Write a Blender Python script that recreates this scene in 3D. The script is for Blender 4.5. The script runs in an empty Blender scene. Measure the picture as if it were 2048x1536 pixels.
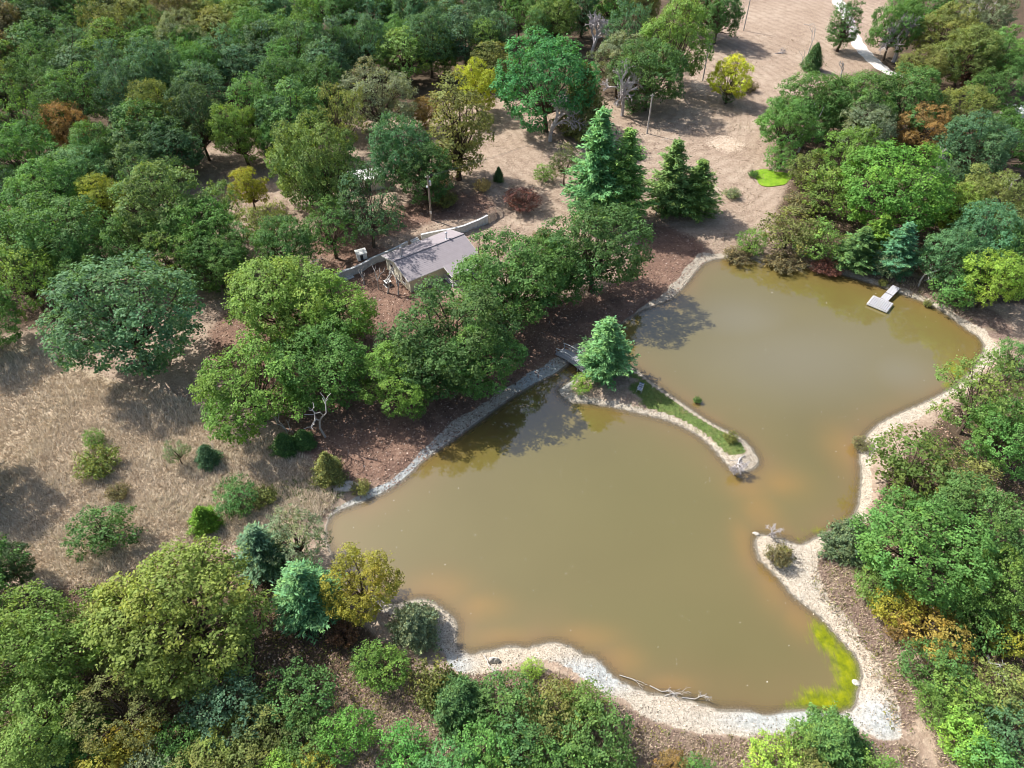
import bpy, math, random
import numpy as np
from mathutils import Vector, Matrix

# ------------------------------------------------------------------ camera, sky, sun, exposure
SC = bpy.context.scene
COL = SC.collection
CAM_H, FPX = 66.0, 1422.0            # drone height (m), focal length in pixels of a 2048 wide frame
cd = bpy.data.cameras.new('camera'); cam = bpy.data.objects.new('camera', cd); COL.objects.link(cam)
cam.location = (0, 0, CAM_H); cam.rotation_euler = (math.radians(45), 0, 0)
cd.sensor_width = 36; cd.lens = 36 * FPX / 2048; cd.clip_start = 0.5; cd.clip_end = 4000
SC.camera = cam
SUN_AZ, SUN_EL = math.radians(-60), math.radians(47)      # azimuth clockwise from +Y
w = bpy.data.worlds.new('World'); SC.world = w; w.use_nodes = True
wn = w.node_tree.nodes; wl = w.node_tree.links; wn.clear()
sky = wn.new('ShaderNodeTexSky'); sky.sky_type = 'NISHITA'; sky.sun_disc = False
sky.sun_elevation = SUN_EL; sky.sun_rotation = SUN_AZ; sky.air_density = 1.0; sky.dust_density = 3.2; sky.ozone_density = 1.2
bg = wn.new('ShaderNodeBackground'); bg.inputs[1].default_value = 0.125
wo = wn.new('ShaderNodeOutputWorld'); wl.new(sky.outputs[0], bg.inputs[0]); wl.new(bg.outputs[0], wo.inputs[0])
sl = bpy.data.lights.new('sun', 'SUN'); sl.energy = 5.0; sl.angle = math.radians(0.55); sl.color = (1.0, 0.955, 0.89)
so = bpy.data.objects.new('sun', sl); COL.objects.link(so)
TOSUN = Vector((math.sin(SUN_AZ) * math.cos(SUN_EL), math.cos(SUN_AZ) * math.cos(SUN_EL), math.sin(SUN_EL)))
so.rotation_euler = (-TOSUN).to_track_quat('-Z', 'Y').to_euler()
SC.view_settings.view_transform = 'Standard'; SC.view_settings.look = 'None'
SC.view_settings.exposure = 0.55; SC.view_settings.gamma = 1
SC.cycles.use_denoising = True; SC.cycles.pixel_filter_type = 'BLACKMAN_HARRIS'; SC.cycles.filter_width = 1.0
SC.cycles.max_bounces = 6; SC.cycles.diffuse_bounces = 3; SC.cycles.glossy_bounces = 2
SC.cycles.transmission_bounces = 3; SC.cycles.transparent_max_bounces = 6

RNG = np.random.default_rng(11)
random.seed(5)

# ------------------------------------------------------------------ helpers: pixels of the photograph to the ground
_c = math.cos(math.radians(45))
def ray(x, y):
    u = (x - 1024) / FPX; v = (768 - y) / FPX
    return np.array([u, _c + v * _c, -_c + v * _c])
def at_z(x, y, z=0.0):
    d = ray(x, y); t = (z - CAM_H) / d[2]
    return np.array([d[0] * t, d[1] * t, z])
def depth_of(P):
    return P[1] * _c + (CAM_H - P[2]) * _c
def poly(pts, z=0.0):
    return np.array([at_z(x, y, z)[:2] for x, y in pts])
def smooth_closed(P, n=3):
    for _ in range(n):                       # Chaikin corner cutting
        Q = np.roll(P, -1, 0); P = np.stack([P * .75 + Q * .25, P * .25 + Q * .75], 1).reshape(-1, 2)
    return P
def sdf(P, poly_):
    """signed distance, negative inside"""
    P = np.asarray(P, float); lo = poly_.min(0) - 8; hi = poly_.max(0) + 8
    if len(P) > 500:                          # far points only need a rough distance
        far = (P < lo).any(1) | (P > hi).any(1)
        if far.any():
            out = np.empty(len(P)); q = P[far]
            out[far] = 8 + np.linalg.norm(np.maximum(np.maximum(lo - q, q - hi), 0), axis=1)
            if (~far).any(): out[~far] = sdf(P[~far], poly_) if (~far).sum() > 500 else np.array([sdf(p[None], poly_)[0] for p in P[~far]])
            return out
    out = np.empty(len(P))
    A = poly_; B = np.roll(poly_, -1, 0); D = B - A; L2 = (D ** 2).sum(1) + 1e-12
    for i in range(0, len(P), 20000):
        p = P[i:i + 20000]
        ap = p[:, None, :] - A[None]
        t = np.clip((ap * D[None]).sum(2) / L2[None], 0, 1)
        q = ap - t[..., None] * D[None]
        d = np.sqrt((q ** 2).sum(2).min(1))
        cond = (A[None, :, 1] > p[:, None, 1]) != (B[None, :, 1] > p[:, None, 1])
        dy = np.where(np.abs(D[:, 1]) < 1e-12, 1e-12, D[:, 1])
        xi = A[None, :, 0] + (p[:, None, 1] - A[None, :, 1]) / dy[None] * D[None, :, 0]
        ins = (cond & (p[:, None, 0] < xi)).sum(1) % 2 == 1
        out[i:i + 20000] = np.where(ins, -d, d)
    return out
def dist_line(P, L):
    P = np.asarray(P, float); A = L[:-1]; D = L[1:] - L[:-1]; L2 = (D ** 2).sum(1) + 1e-12
    out = np.empty(len(P))
    for i in range(0, len(P), 20000):
        ap = P[i:i + 20000, None, :] - A[None]
        t = np.clip((ap * D[None]).sum(2) / L2[None], 0, 1)
        out[i:i + 20000] = np.sqrt(((ap - t[..., None] * D[None]) ** 2).sum(2).min(1))
    return out
def sst(a, b, x):
    t = np.clip((x - a) / (b - a), 0, 1); return t * t * (3 - 2 * t)
def vnoise(X, Y, s, seed=0):
    """smooth value noise 0..1"""
    X = np.asarray(X) / s; Y = np.asarray(Y) / s
    def h(i, j):
        v = np.sin(i * 127.1 + j * 311.7 + seed * 74.7) * 43758.5453
        return v - np.floor(v)
    i = np.floor(X); j = np.floor(Y); fx = X - i; fy = Y - j
    fx = fx * fx * (3 - 2 * fx); fy = fy * fy * (3 - 2 * fy)
    return (h(i, j) * (1 - fx) + h(i + 1, j) * fx) * (1 - fy) + (h(i, j + 1) * (1 - fx) + h(i + 1, j + 1) * fx) * fy

# ------------------------------------------------------------------ outlines read off the photograph
POND = smooth_closed(poly([
 (1450,517),(1495,518),(1550,524),(1601,532),(1645,541),(1690,552),(1751,571),(1796,587),(1854,607),(1895,631),(1929,658),(1960,677),(1968,695),
 (1950,728),(1922,760),(1891,781),(1850,802),(1803,822),(1765,840),(1741,857),(1717,887),(1715,911),(1720,945),(1717,980),(1712,1020),(1690,1044),
 (1656,1061),(1621,1077),(1601,1090),(1574,1077),(1539,1070),(1512,1066),(1507,1089),(1512,1116),(1536,1140),(1560,1164),(1580,1191),(1615,1218),
 (1642,1239),(1662,1263),(1690,1294),(1710,1314),(1720,1338),(1719,1355),(1714,1372),(1710,1389),(1707,1410),(1690,1422),(1656,1425),(1628,1418),
 (1608,1414),(1580,1418),(1546,1425),(1519,1425),(1485,1415),(1444,1417),(1410,1408),(1377,1396),(1350,1389),(1309,1386),(1282,1376),(1247,1362),
 (1223,1345),(1206,1324),(1189,1311),(1172,1311),(1155,1297),(1124,1283),(1097,1282),(1066,1289),(1052,1295),(1025,1288),(994,1295),(970,1299),
 (943,1307),(930,1300),(916,1294),(917,1270),(919,1246),(906,1229),(882,1212),(864,1198),(837,1195),(810,1200),(785,1205),(740,1180),(690,1145),
 (662,1100),(653,1061),(664,1032),(697,1017),(745,1000),(795,973),(825,948),(852,918),(905,884),(960,845),(1000,815),(1040,787),(1085,762),(1112,750),
 (1132,733),(1152,722),(1180,703),(1215,682),(1249,642),(1274,629),(1304,615),(1340,602),(1358,588),(1382,560),(1399,536),(1418,522)]), 1)
ISLE = smooth_closed(poly([
 (1108,779),(1132,767),(1150,752),(1165,742),(1195,730),(1240,724),(1269,733),(1289,750),(1337,786),(1382,816),(1416,840),(1454,860),(1485,874),
 (1505,894),(1519,915),(1521,929),(1505,942),(1485,949),(1471,946),(1450,929),(1433,908),(1410,884),(1382,864),(1337,843),(1289,831),(1221,815),
 (1173,808),(1139,808),(1123,796)]), 1)
ISLE_GRASS = smooth_closed(poly([
 (1142,786),(1180,793),(1225,799),(1290,814),(1340,827),(1385,848),(1415,868),(1440,892),(1460,912),(1496,906),(1490,890),(1470,872),(1440,856),
 (1400,834),(1350,799),(1310,772),(1275,743),(1250,736),(1205,738),(1165,752),(1145,770)], .4), 1)
BEACH = smooth_closed(poly([
 (1400,508),(1385,520),(1368,545),(1347,570),(1320,592),(1290,613),(1250,636),(1215,656),(1188,672),(1150,692),(1118,710),(1096,732),(1070,744),
 (1030,764),(985,793),(930,831),(880,864),(838,905),(810,935),(788,955),(740,980),(690,1000),(655,1020),(640,1060),(648,1100),(680,1150),(740,1200),
 (800,1238),(870,1262),(885,1300),(890,1335),(920,1352),(960,1350),(1000,1336),(1060,1326),(1100,1327),(1150,1346),(1190,1375),(1240,1402),(1290,1437),
 (1350,1457),(1420,1464),(1480,1472),(1540,1473),(1580,1461),(1620,1446),(1660,1451),(1720,1470),(1790,1486),(1812,1490),(1805,1450),(1790,1400),
 (1765,1340),(1740,1290),(1700,1250),(1660,1200),(1635,1150),(1630,1120),(1650,1092),(1690,1076),(1730,1046),(1744,1010),(1742,960),(1747,910),
 (1767,870),(1802,850),(1852,826),(1895,797),(1940,770),(1990,722),(2002,692),(1972,664),(1932,638),(1892,610),(1852,593),(1800,575),(1755,560),
 (1690,541),(1640,530),(1590,521),(1530,511),(1470,506),(1425,503)], .35), 1)
WALLS = [np.array([at_z(x, y, 2.3)[:2] for x, y in [(975,432),(955,443),(930,453),(905,459),(880,463),(860,467),(842,471)]]),
         np.array([at_z(x, y, 2.3)[:2] for x, y in [(815,485),(790,498),(765,509),(745,517),(722,531),(700,541),(668,553)]])]
HOUSE_ANG = math.radians(36)
HU = np.array([math.cos(HOUSE_ANG), math.sin(HOUSE_ANG)]); HV = np.array([-HU[1], HU[0]])
HOUSE_O = np.array([-14.95, 84.0])          # front left wall corner

_wl_all = np.concatenate([WALLS[0], WALLS[1]])[::-1]      # left to right
def height(P):
    P = np.atleast_2d(np.asarray(P, float))
    near = (P[:, 0] > -60) & (P[:, 0] < 90) & (P[:, 1] > 5) & (P[:, 1] < 130)
    d = np.full(len(P), 30.0)
    if near.any():
        q = P[near]; dp = sdf(q, POND); di = sdf(q, ISLE)
        d[near] = np.where(di < 0, -di, np.where(dp < 0, -np.minimum(-dp, di), dp))
    n = vnoise(P[:, 0], P[:, 1], 9, 1) - .5
    land = .42 * sst(0, 2.2, d) + .75 * (1 - np.exp(-np.maximum(d - 2, 0) / 9)) + .03 * np.minimum(d, .4) + n * .35 * sst(2, 10, d)
    bed = np.maximum(d * .28, -1.6)
    h = np.where(d > 0, land, bed)
    # the yard is cut flat for the house; uphill of the retaining wall the ground is higher
    m = (P[:, 0] > -40) & (P[:, 0] < 5) & (P[:, 1] > 70) & (P[:, 1] < 125)
    if m.any():
        q = P[m]
        dl = dist_line(q, _wl_all)
        # uphill side: compare with nearest wall segment normal
        A = _wl_all[:-1]; D = _wl_all[1:] - A
        t = np.clip(((q[:, None] - A[None]) * D[None]).sum(2) / (D ** 2).sum(1)[None], 0, 1)
        r = q[:, None] - A[None] - t[..., None] * D[None]
        k = (r ** 2).sum(2).argmin(1); rr = r[np.arange(len(q)), k]
        side = np.sign(D[k, 0] * rr[:, 1] - D[k, 1] * rr[:, 0])
        sd = side * dl
        up = sst(-.1, .35, sd) * 1.15 * np.exp(-np.maximum(sd - 4, 0) / 9)
        xs = sst(-27, -22, q[:, 0]) * (1 - sst(-4, 1, q[:, 0]))
        loc = q - HOUSE_O; lu = loc @ HU; lv = loc @ HV
        hm = sst(-5, -1, lu) * (1 - sst(13, 17, lu)) * sst(-6, -2, lv) * (1 - sst(9, 12, lv))
        h[m] = h[m] * (1 - hm) + 1.15 * hm + up * xs
    return h
def hz(x, y): return float(height([[x, y]])[0])
def ground(x, y, dz=0.0):
    """where the line of sight through a photo pixel meets the terrain"""
    z = .8
    for _ in range(5):
        P = at_z(x, y, z + dz); z = hz(P[0], P[1])
    P = at_z(x, y, z + dz); P[2] = z
    return P

# ------------------------------------------------------------------ mesh helpers
def mesh_obj(name, V, F, mat, parent=None, smooth=False):
    me = bpy.data.meshes.new(name); me.from_pydata([tuple(v) for v in V], [], [tuple(f) for f in F]); me.update()
    if mat: me.materials.append(mat)
    if smooth: me.shade_smooth()
    o = bpy.data.objects.new(name, me); COL.objects.link(o)
    if parent: o.parent = parent
    return o
def fast_mesh(name, V, F, mat, attrs=None):
    """V (n,3), F (m,k) all faces with k corners"""
    V = np.asarray(V, np.float32); F = np.asarray(F, np.int32); k = F.shape[1]
    me = bpy.data.meshes.new(name)
    me.vertices.add(len(V)); me.vertices.foreach_set('co', V.ravel())
    me.loops.add(F.size); me.loops.foreach_set('vertex_index', F.ravel())
    me.polygons.add(len(F)); me.polygons.foreach_set('loop_start', np.arange(0, F.size, k, dtype=np.int32))
    try: me.polygons.foreach_set('loop_total', np.full(len(F), k, np.int32))
    except Exception: pass
    for n, a in (attrs or {}).items():
        a = np.asarray(a, np.float32)
        if a.ndim == 1:
            at = me.attributes.new(n, 'FLOAT', 'POINT'); at.data.foreach_set('value', a)
        else:
            at = me.attributes.new(n, 'FLOAT_COLOR', 'POINT'); at.data.foreach_set('color', a.ravel())
    me.update(calc_edges=True); me.validate()
    if mat: me.materials.append(mat)
    return me
class MB:
    def __init__(s): s.v = []; s.f = []
    def box(s, c, size, M=None):
        n = len(s.v); sx, sy, sz = [q / 2 for q in size]
        for dx, dy, dz in [(-1,-1,-1),(1,-1,-1),(1,1,-1),(-1,1,-1),(-1,-1,1),(1,-1,1),(1,1,1),(-1,1,1)]:
            p = Vector((dx * sx, dy * sy, dz * sz))
            if M is not None: p = M @ p
            s.v.append(tuple(Vector(c) + p))
        s.f += [(n,n+3,n+2,n+1),(n+4,n+5,n+6,n+7),(n,n+1,n+5,n+4),(n+1,n+2,n+6,n+5),(n+2,n+3,n+7,n+6),(n+3,n,n+4,n+7)]
        return s
    def bar(s, a, b, wd, ht):
        """box beam from a to b"""
        a = Vector(a); b = Vector(b); d = (b - a); L = d.length; d.normalize()
        up = Vector((0, 0, 1)) if abs(d.z) < .95 else Vector((1, 0, 0))
        sx = d.cross(up).normalized(); uz = sx.cross(d)
        M = Matrix((d, sx, uz)).transposed()
        return s.box((a + b) / 2, (L, wd, ht), M)
    def tube(s, pts, rad, sides=5, cap=True):
        pts = [Vector(p) for p in pts]; n0 = len(s.v)
        for i, p in enumerate(pts):
            d = (pts[min(i + 1, len(pts) - 1)] - pts[max(i - 1, 0)])
            d = d.normalized() if d.length > 1e-9 else Vector((0, 0, 1))
            ref = Vector((1, 0, 0)) if abs(d.x) < .8 else Vector((0, 1, 0))
            a = d.cross(ref).normalized(); b = d.cross(a)
            r = rad[i] if hasattr(rad, '__len__') else rad
            for k in range(sides):
                t = 2 * math.pi * k / sides
                s.v.append(tuple(p + a * (r * math.cos(t)) + b * (r * math.sin(t))))
        for i in range(len(pts) - 1):
            for k in range(sides):
                q = n0 + i * sides; k2 = (k + 1) % sides
                s.f.append((q + k, q + k2, q + sides + k2, q + sides + k))
        if cap:
            s.f.append(tuple(n0 + k for k in range(sides))[::-1]); e = n0 + (len(pts) - 1) * sides
            s.f.append(tuple(e + k for k in range(sides)))
        return s
    def prism(s, ring, z0, z1):
        n = len(s.v); m = len(ring)
        s.v += [(x, y, z0) for x, y in ring] + [(x, y, z1) for x, y in ring]
        s.f.append(tuple(range(n, n + m))[::-1]); s.f.append(tuple(range(n + m, n + 2 * m)))
        for k in range(m):
            k2 = (k + 1) % m; s.f.append((n + k, n + k2, n + m + k2, n + m + k))
        return s
    def hexa(s, p):
        """eight corners: bottom ring then top ring"""
        n = len(s.v); s.v += [tuple(q) for q in p]
        s.f += [(n,n+3,n+2,n+1),(n+4,n+5,n+6,n+7),(n,n+1,n+5,n+4),(n+1,n+2,n+6,n+5),(n+2,n+3,n+7,n+6),(n+3,n,n+4,n+7)]
        return s
    def build(s, name, mat, parent=None, smooth=False): return mesh_obj(name, s.v, s.f, mat, parent, smooth)
def tag(o, label=None, cat=None, group=None, kind=None):
    if label: o['label'] = label
    if cat: o['category'] = cat
    if group: o['group'] = group
    if kind: o['kind'] = kind
    return o
def empty(name, loc, rz=0.0):
    o = bpy.data.objects.new(name, None); COL.objects.link(o); o.location = tuple(loc); o.rotation_euler = (0, 0, rz)
    o.empty_display_size = .3
    return o

# ------------------------------------------------------------------ materials
def new_mat(name):
    m = bpy.data.materials.new(name); m.use_nodes = True; nt = m.node_tree
    for n in list(nt.nodes): nt.nodes.remove(n)
    out = nt.nodes.new('ShaderNodeOutputMaterial'); return m, nt, out
def N(nt, t, **kw):
    n = nt.nodes.new(t)
    for k, v in kw.items():
        if k.startswith('i_'): n.inputs[k[2:].replace('_', ' ')].default_value = v
        else: setattr(n, k, v)
    return n
def noise(nt, scale, detail=4, rough=.6, dist=0, vec=None):
    n = N(nt, 'ShaderNodeTexNoise'); n.inputs['Scale'].default_value = scale; n.inputs['Detail'].default_value = detail
    n.inputs['Roughness'].default_value = rough; n.inputs['Distortion'].default_value = dist
    if vec is not None: nt.links.new(vec, n.inputs['Vector'])
    return n.outputs['Fac']
def ramp(nt, fac, stops):
    r = N(nt, 'ShaderNodeValToRGB'); nt.links.new(fac, r.inputs[0]); cr = r.color_ramp
    while len(cr.elements) < len(stops): cr.elements.new(.5)
    for e, (p, c) in zip(cr.elements, stops):
        e.position = p; e.color = (*c, 1) if len(c) == 3 else c
    return r.outputs[0]
def mix(nt, fac, a, b, blend='MIX'):
    m = N(nt, 'ShaderNodeMix', data_type='RGBA', blend_type=blend)
    for s, v in ((m.inputs[0], fac), (m.inputs[6], a), (m.inputs[7], b)):
        if isinstance(v, (int, float)): s.default_value = v
        elif isinstance(v, tuple): s.default_value = (*v, 1) if len(v) == 3 else v
        else: nt.links.new(v, s)
    return m.outputs[2]
def math_(nt, op, a, b=0.0, c=0.0, clamp=False):
    m = N(nt, 'ShaderNodeMath', operation=op, use_clamp=clamp)
    for s, v in zip(m.inputs, (a, b, c)):
        if isinstance(v, (int, float)): s.default_value = v
        else: nt.links.new(v, s)
    return m.outputs[0]
def maprange(nt, v, a, b, c=0., d=1.):
    m = N(nt, 'ShaderNodeMapRange', clamp=True); nt.links.new(v, m.inputs[0])
    for i, q in enumerate((a, b, c, d)): m.inputs[i + 1].default_value = q
    return m.outputs[0]
def attr(nt, name): return N(nt, 'ShaderNodeAttribute', attribute_name=name)
def bsdf(nt, out, col, rough=.8, spec=.3, bump=None, bstr=.5, bdist=.05, metal=0.):
    b = N(nt, 'ShaderNodeBsdfPrincipled')
    if isinstance(col, tuple): b.inputs['Base Color'].default_value = (*col, 1)
    else: nt.links.new(col, b.inputs['Base Color'])
    if isinstance(rough, (int, float)): b.inputs['Roughness'].default_value = rough
    else: nt.links.new(rough, b.inputs['Roughness'])
    b.inputs['Specular IOR Level'].default_value = spec; b.inputs['Metallic'].default_value = metal
    if bump is not None:
        bp = N(nt, 'ShaderNodeBump'); bp.inputs['Strength'].default_value = bstr; bp.inputs['Distance'].default_value = bdist
        nt.links.new(bump, bp.inputs['Height']); nt.links.new(bp.outputs[0], b.inputs['Normal'])
    nt.links.new(b.outputs[0], out.inputs[0]); return b
def simple(name, base, var=.25, scale=6, rough=.75, spec=.3, bump=.3, bdist=.02, metal=0., stretch=None):
    m, nt, out = new_mat(name)
    tc = N(nt, 'ShaderNodeTexCoord').outputs['Object']
    if stretch:
        mp = N(nt, 'ShaderNodeMapping'); mp.inputs['Scale'].default_value = stretch; nt.links.new(tc, mp.inputs[0]); tc = mp.outputs[0]
    n = noise(nt, scale, 5, .65, 0, tc)
    lo = tuple(c * (1 - var) for c in base); hi = tuple(min(c * (1 + var), 1) for c in base)
    bsdf(nt, out, ramp(nt, n, [(.3, lo), (.7, hi)]), rough, spec, n, bump, bdist, metal)
    return m
def leaf_material(name, translucent=.3):
    m, nt, out = new_mat(name)
    oi = N(nt, 'ShaderNodeObjectInfo'); a = attr(nt, 'var').outputs['Fac']; b_ = attr(nt, 'hue').outputs['Fac']
    val = maprange(nt, a, 0, 1, .6, 3.2)
    c = mix(nt, 1.0, oi.outputs['Color'], val, 'MULTIPLY')
    hm = maprange(nt, b_, .55, 1.0, 0, .65)
    c = mix(nt, hm, c, mix(nt, 1.0, c, (1.55, 1.18, .75), 'MULTIPLY'))
    hm2 = maprange(nt, b_, .4, 0.0, 0, .6)
    c = mix(nt, hm2, c, mix(nt, 1.0, c, (.74, .95, 1.18), 'MULTIPLY'))
    b = N(nt, 'ShaderNodeBsdfPrincipled'); b.inputs['Roughness'].default_value = .6; b.inputs['Specular IOR Level'].default_value = .14
    nt.links.new(c, b.inputs['Base Color'])
    t = N(nt, 'ShaderNodeBsdfTranslucent'); nt.links.new(mix(nt, 1.0, c, (1.25, 1.2, .6), 'MULTIPLY'), t.inputs[0])
    ms = N(nt, 'ShaderNodeMixShader'); ms.inputs[0].default_value = translucent
    nt.links.new(b.outputs[0], ms.inputs[1]); nt.links.new(t.outputs[0], ms.inputs[2]); nt.links.new(ms.outputs[0], out.inputs[0])
    return m
M_LEAF = leaf_material('leaf_foliage', .36)
M_NEEDLE = leaf_material('needle_foliage', .22)
M_BARK = simple('bark', (.10, .075, .055), .45, 3, .9, .1, .6, .05, stretch=(3, 3, .6))
M_PALE = simple('weathered_dead_wood', (.42, .40, .38), .35, 4, .85, .15, .5, .02, stretch=(4, 4, .7))
M_GREYTWIG = simple('grey_twigs', (.46, .43, .43), .3, 4, .9, .1)
M_BROWNTWIG = simple('brown_twigs', (.16, .11, .085), .35, 4, .9, .1)
M_CONC = simple('retaining_concrete', (.56, .57, .57), .22, 2.5, .85, .2, .3, .01)
M_WALL = simple('cream_siding', (.80, .75, .60), .08, 3, .7, .25, .1, .004)
M_TRIM = simple('white_trim', (.74, .73, .70), .08, 5, .6, .3, .05, .002)
M_DARK = simple('dark_recess', (.03, .03, .035), .3, 5, .5, .4)
M_GLASS = simple('window_glass', (.03, .04, .05), .2, 2, .06, .9, 0, 0)
M_METAL = simple('galvanised_pipe', (.55, .57, .60), .15, 8, .35, .5, .05, .003, .7)
M_DOCK = simple('grey_dock_plank', (.44, .44, .47), .22, 5, .8, .2, .4, .008, stretch=(.8, 6, 6))
M_FLOAT = simple('white_dock_edge', (.68, .67, .64), .15, 4, .7, .25)
M_BRIDGE = simple('grey_bridge_timber', (.36, .37, .40), .25, 5, .8, .2, .4, .008, stretch=(.8, 6, 6))
M_POLE = simple('pole_timber', (.30, .24, .19), .3, 3, .85, .15, .4, .01, stretch=(4, 4, .4))
M_POLEGREY = simple('grey_pole_timber', (.44, .41, .38), .25, 3, .85, .15, .4, .01, stretch=(4, 4, .4))
M_WIRE = simple('wire', (.12, .12, .12), .1, 3, .5, .3)
M_WHITE = simple('white_enamel', (.78, .78, .76), .08, 4, .4, .4)
M_BLUE = simple('blue_webbing', (.10, .16, .42), .2, 9, .7, .3)
M_BOULDER = simple('pale_boulder', (.50, .47, .42), .3, 3, .9, .2, .7, .05)

def roof_material():
    m, nt, out = new_mat('mauve_grey_shingles')
    tc = N(nt, 'ShaderNodeTexCoord').outputs['Object']
    n1 = noise(nt, 1.1, 4, .6, 0, tc); n2 = noise(nt, 14, 3, .7, 0, tc)
    c = ramp(nt, n1, [(.3, (.285, .255, .270)), (.7, (.325, .293, .310))])
    c = mix(nt, maprange(nt, n2, .35, .7, 0, .25), c, (.26, .235, .25))
    bsdf(nt, out, c, .85, .2, n2, .4, .01); return m
M_ROOF = roof_material()

def ground_material():
    m, nt, out = new_mat('dry_meadow_ground')
    pos = N(nt, 'ShaderNodeNewGeometry').outputs['Position']
    sp = {}
    for k, names in (('mA', ('beach', 'field', 'litter')), ('mB', ('green', 'forest', 'bank')), ('mC', ('worn', 'wet', 'dust'))):
        s = N(nt, 'ShaderNodeSeparateColor'); nt.links.new(attr(nt, k).outputs['Color'], s.inputs[0])
        for i, nm in enumerate(names): sp[nm] = s.outputs[i]
    nb = noise(nt, .09, 3, .6, 0, pos); nm_ = noise(nt, .6, 4, .68, 0, pos); nf = noise(nt, 2.6, 3, .75, 0, pos); nff = noise(nt, 9, 1, .7, 0, pos)
    def edge(mask, amp=.5):       # ragged edge for a soft mask
        t = math_(nt, 'ADD', mask, math_(nt, 'MULTIPLY', math_(nt, 'SUBTRACT', nf, .5), amp))
        return maprange(nt, t, .38, .62)
    # mown, dry lawn with swirling mower tracks
    w_ = N(nt, 'ShaderNodeTexWave', wave_type='RINGS', rings_direction='Z')
    mp = N(nt, 'ShaderNodeMapping'); mp.inputs['Location'].default_value = (-26, -112, 0); mp.inputs['Scale'].default_value = (1, .75, 0); nt.links.new(pos, mp.inputs[0])
    nt.links.new(mp.outputs[0], w_.inputs[0]); w_.inputs['Scale'].default_value = .16; w_.inputs['Distortion'].default_value = 9; w_.inputs['Detail'].default_value = 1; w_.inputs['Detail Scale'].default_value = .35
    lawn = ramp(nt, nb, [(.3, (.30, .222, .165)), (.55, (.385, .298, .228)), (.75, (.44, .355, .275))])
    lawn = mix(nt, math_(nt, 'MULTIPLY', math_(nt, 'POWER', w_.outputs['Fac'], 2.0), .34), lawn, (.19, .135, .095))
    lawn = mix(nt, maprange(nt, nm_, .45, .7, 0, .65), lawn, (.20, .138, .10))
    lawn = mix(nt, maprange(nt, nf, .48, .7, 0, .7), lawn, (.50, .41, .32))
    col = lawn
    worn = ramp(nt, nf, [(.35, (.40, .30, .22)), (.65, (.60, .50, .40))])
    col = mix(nt, edge(sp['worn'], .9), col, worn)
    field = ramp(nt, nm_, [(.28, (.30, .23, .16)), (.5, (.43, .35, .25)), (.72, (.54, .46, .35))])
    field = mix(nt, maprange(nt, nf, .5, .75, 0, .7), field, (.22, .165, .115))
    col = mix(nt, edge(sp['field'], .5), col, field)
    lit = ramp(nt, nm_, [(.3, (.135, .086, .068)), (.55, (.215, .132, .096)), (.75, (.32, .215, .160))])
    lit = mix(nt, maprange(nt, nf, .55, .75, 0, .5), lit, (.34, .22, .16))
    lit = mix(nt, maprange(nt, nff, .55, .7, 0, .4), lit, (.11, .066, .05))
    col = mix(nt, edge(sp['litter'], .7), col, lit)
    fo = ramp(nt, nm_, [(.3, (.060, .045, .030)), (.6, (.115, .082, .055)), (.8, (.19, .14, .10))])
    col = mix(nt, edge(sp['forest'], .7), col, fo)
    bank = ramp(nt, nf, [(.3, (.130, .085, .068)), (.55, (.215, .155, .125)), (.75, (.33, .26, .215))])
    bank = mix(nt, maprange(nt, nm_, .5, .75, 0, .6), bank, (.24, .21, .12))
    col = mix(nt, edge(sp['bank'], .5), col, bank)
    gr = ramp(nt, nf, [(.3, (.070, .110, .030)), (.6, (.125, .180, .050)), (.8, (.22, .22, .085))])
    gr = mix(nt, maprange(nt, nm_, .5, .72, 0, .6), gr, (.17, .14, .06))
    col = mix(nt, edge(sp['green'], .7), col, gr)
    be = ramp(nt, nf, [(.25, (.30, .25, .19)), (.5, (.47, .41, .325)), (.75, (.60, .54, .44))])
    be = mix(nt, maprange(nt, nff, .54, .64, 0, .85), be, (.18, .14, .10))
    be = mix(nt, maprange(nt, nm_, .52, .7, 0, .6), be, (.36, .33, .28))
    grey = ramp(nt, nf, [(.3, (.26, .27, .26)), (.55, (.42, .44, .43)), (.75, (.62, .64, .63))])
    be = mix(nt, sp['dust'], be, grey)
    col = mix(nt, edge(sp['beach'], .45), col, be)
    wetc = ramp(nt, nff, [(.3, (.12, .105, .08)), (.7, (.24, .215, .17))])
    col = mix(nt, edge(sp['wet'], .35), col, wetc)
    hgt = math_(nt, 'ADD', math_(nt, 'MULTIPLY', nf, 1.0), math_(nt, 'MULTIPLY', nff, .5))
    rough = maprange(nt, sp['wet'], .3, .8, .95, .5)
    bsdf(nt, out, col, rough, .2, hgt, .8, .22)
    return m
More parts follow.
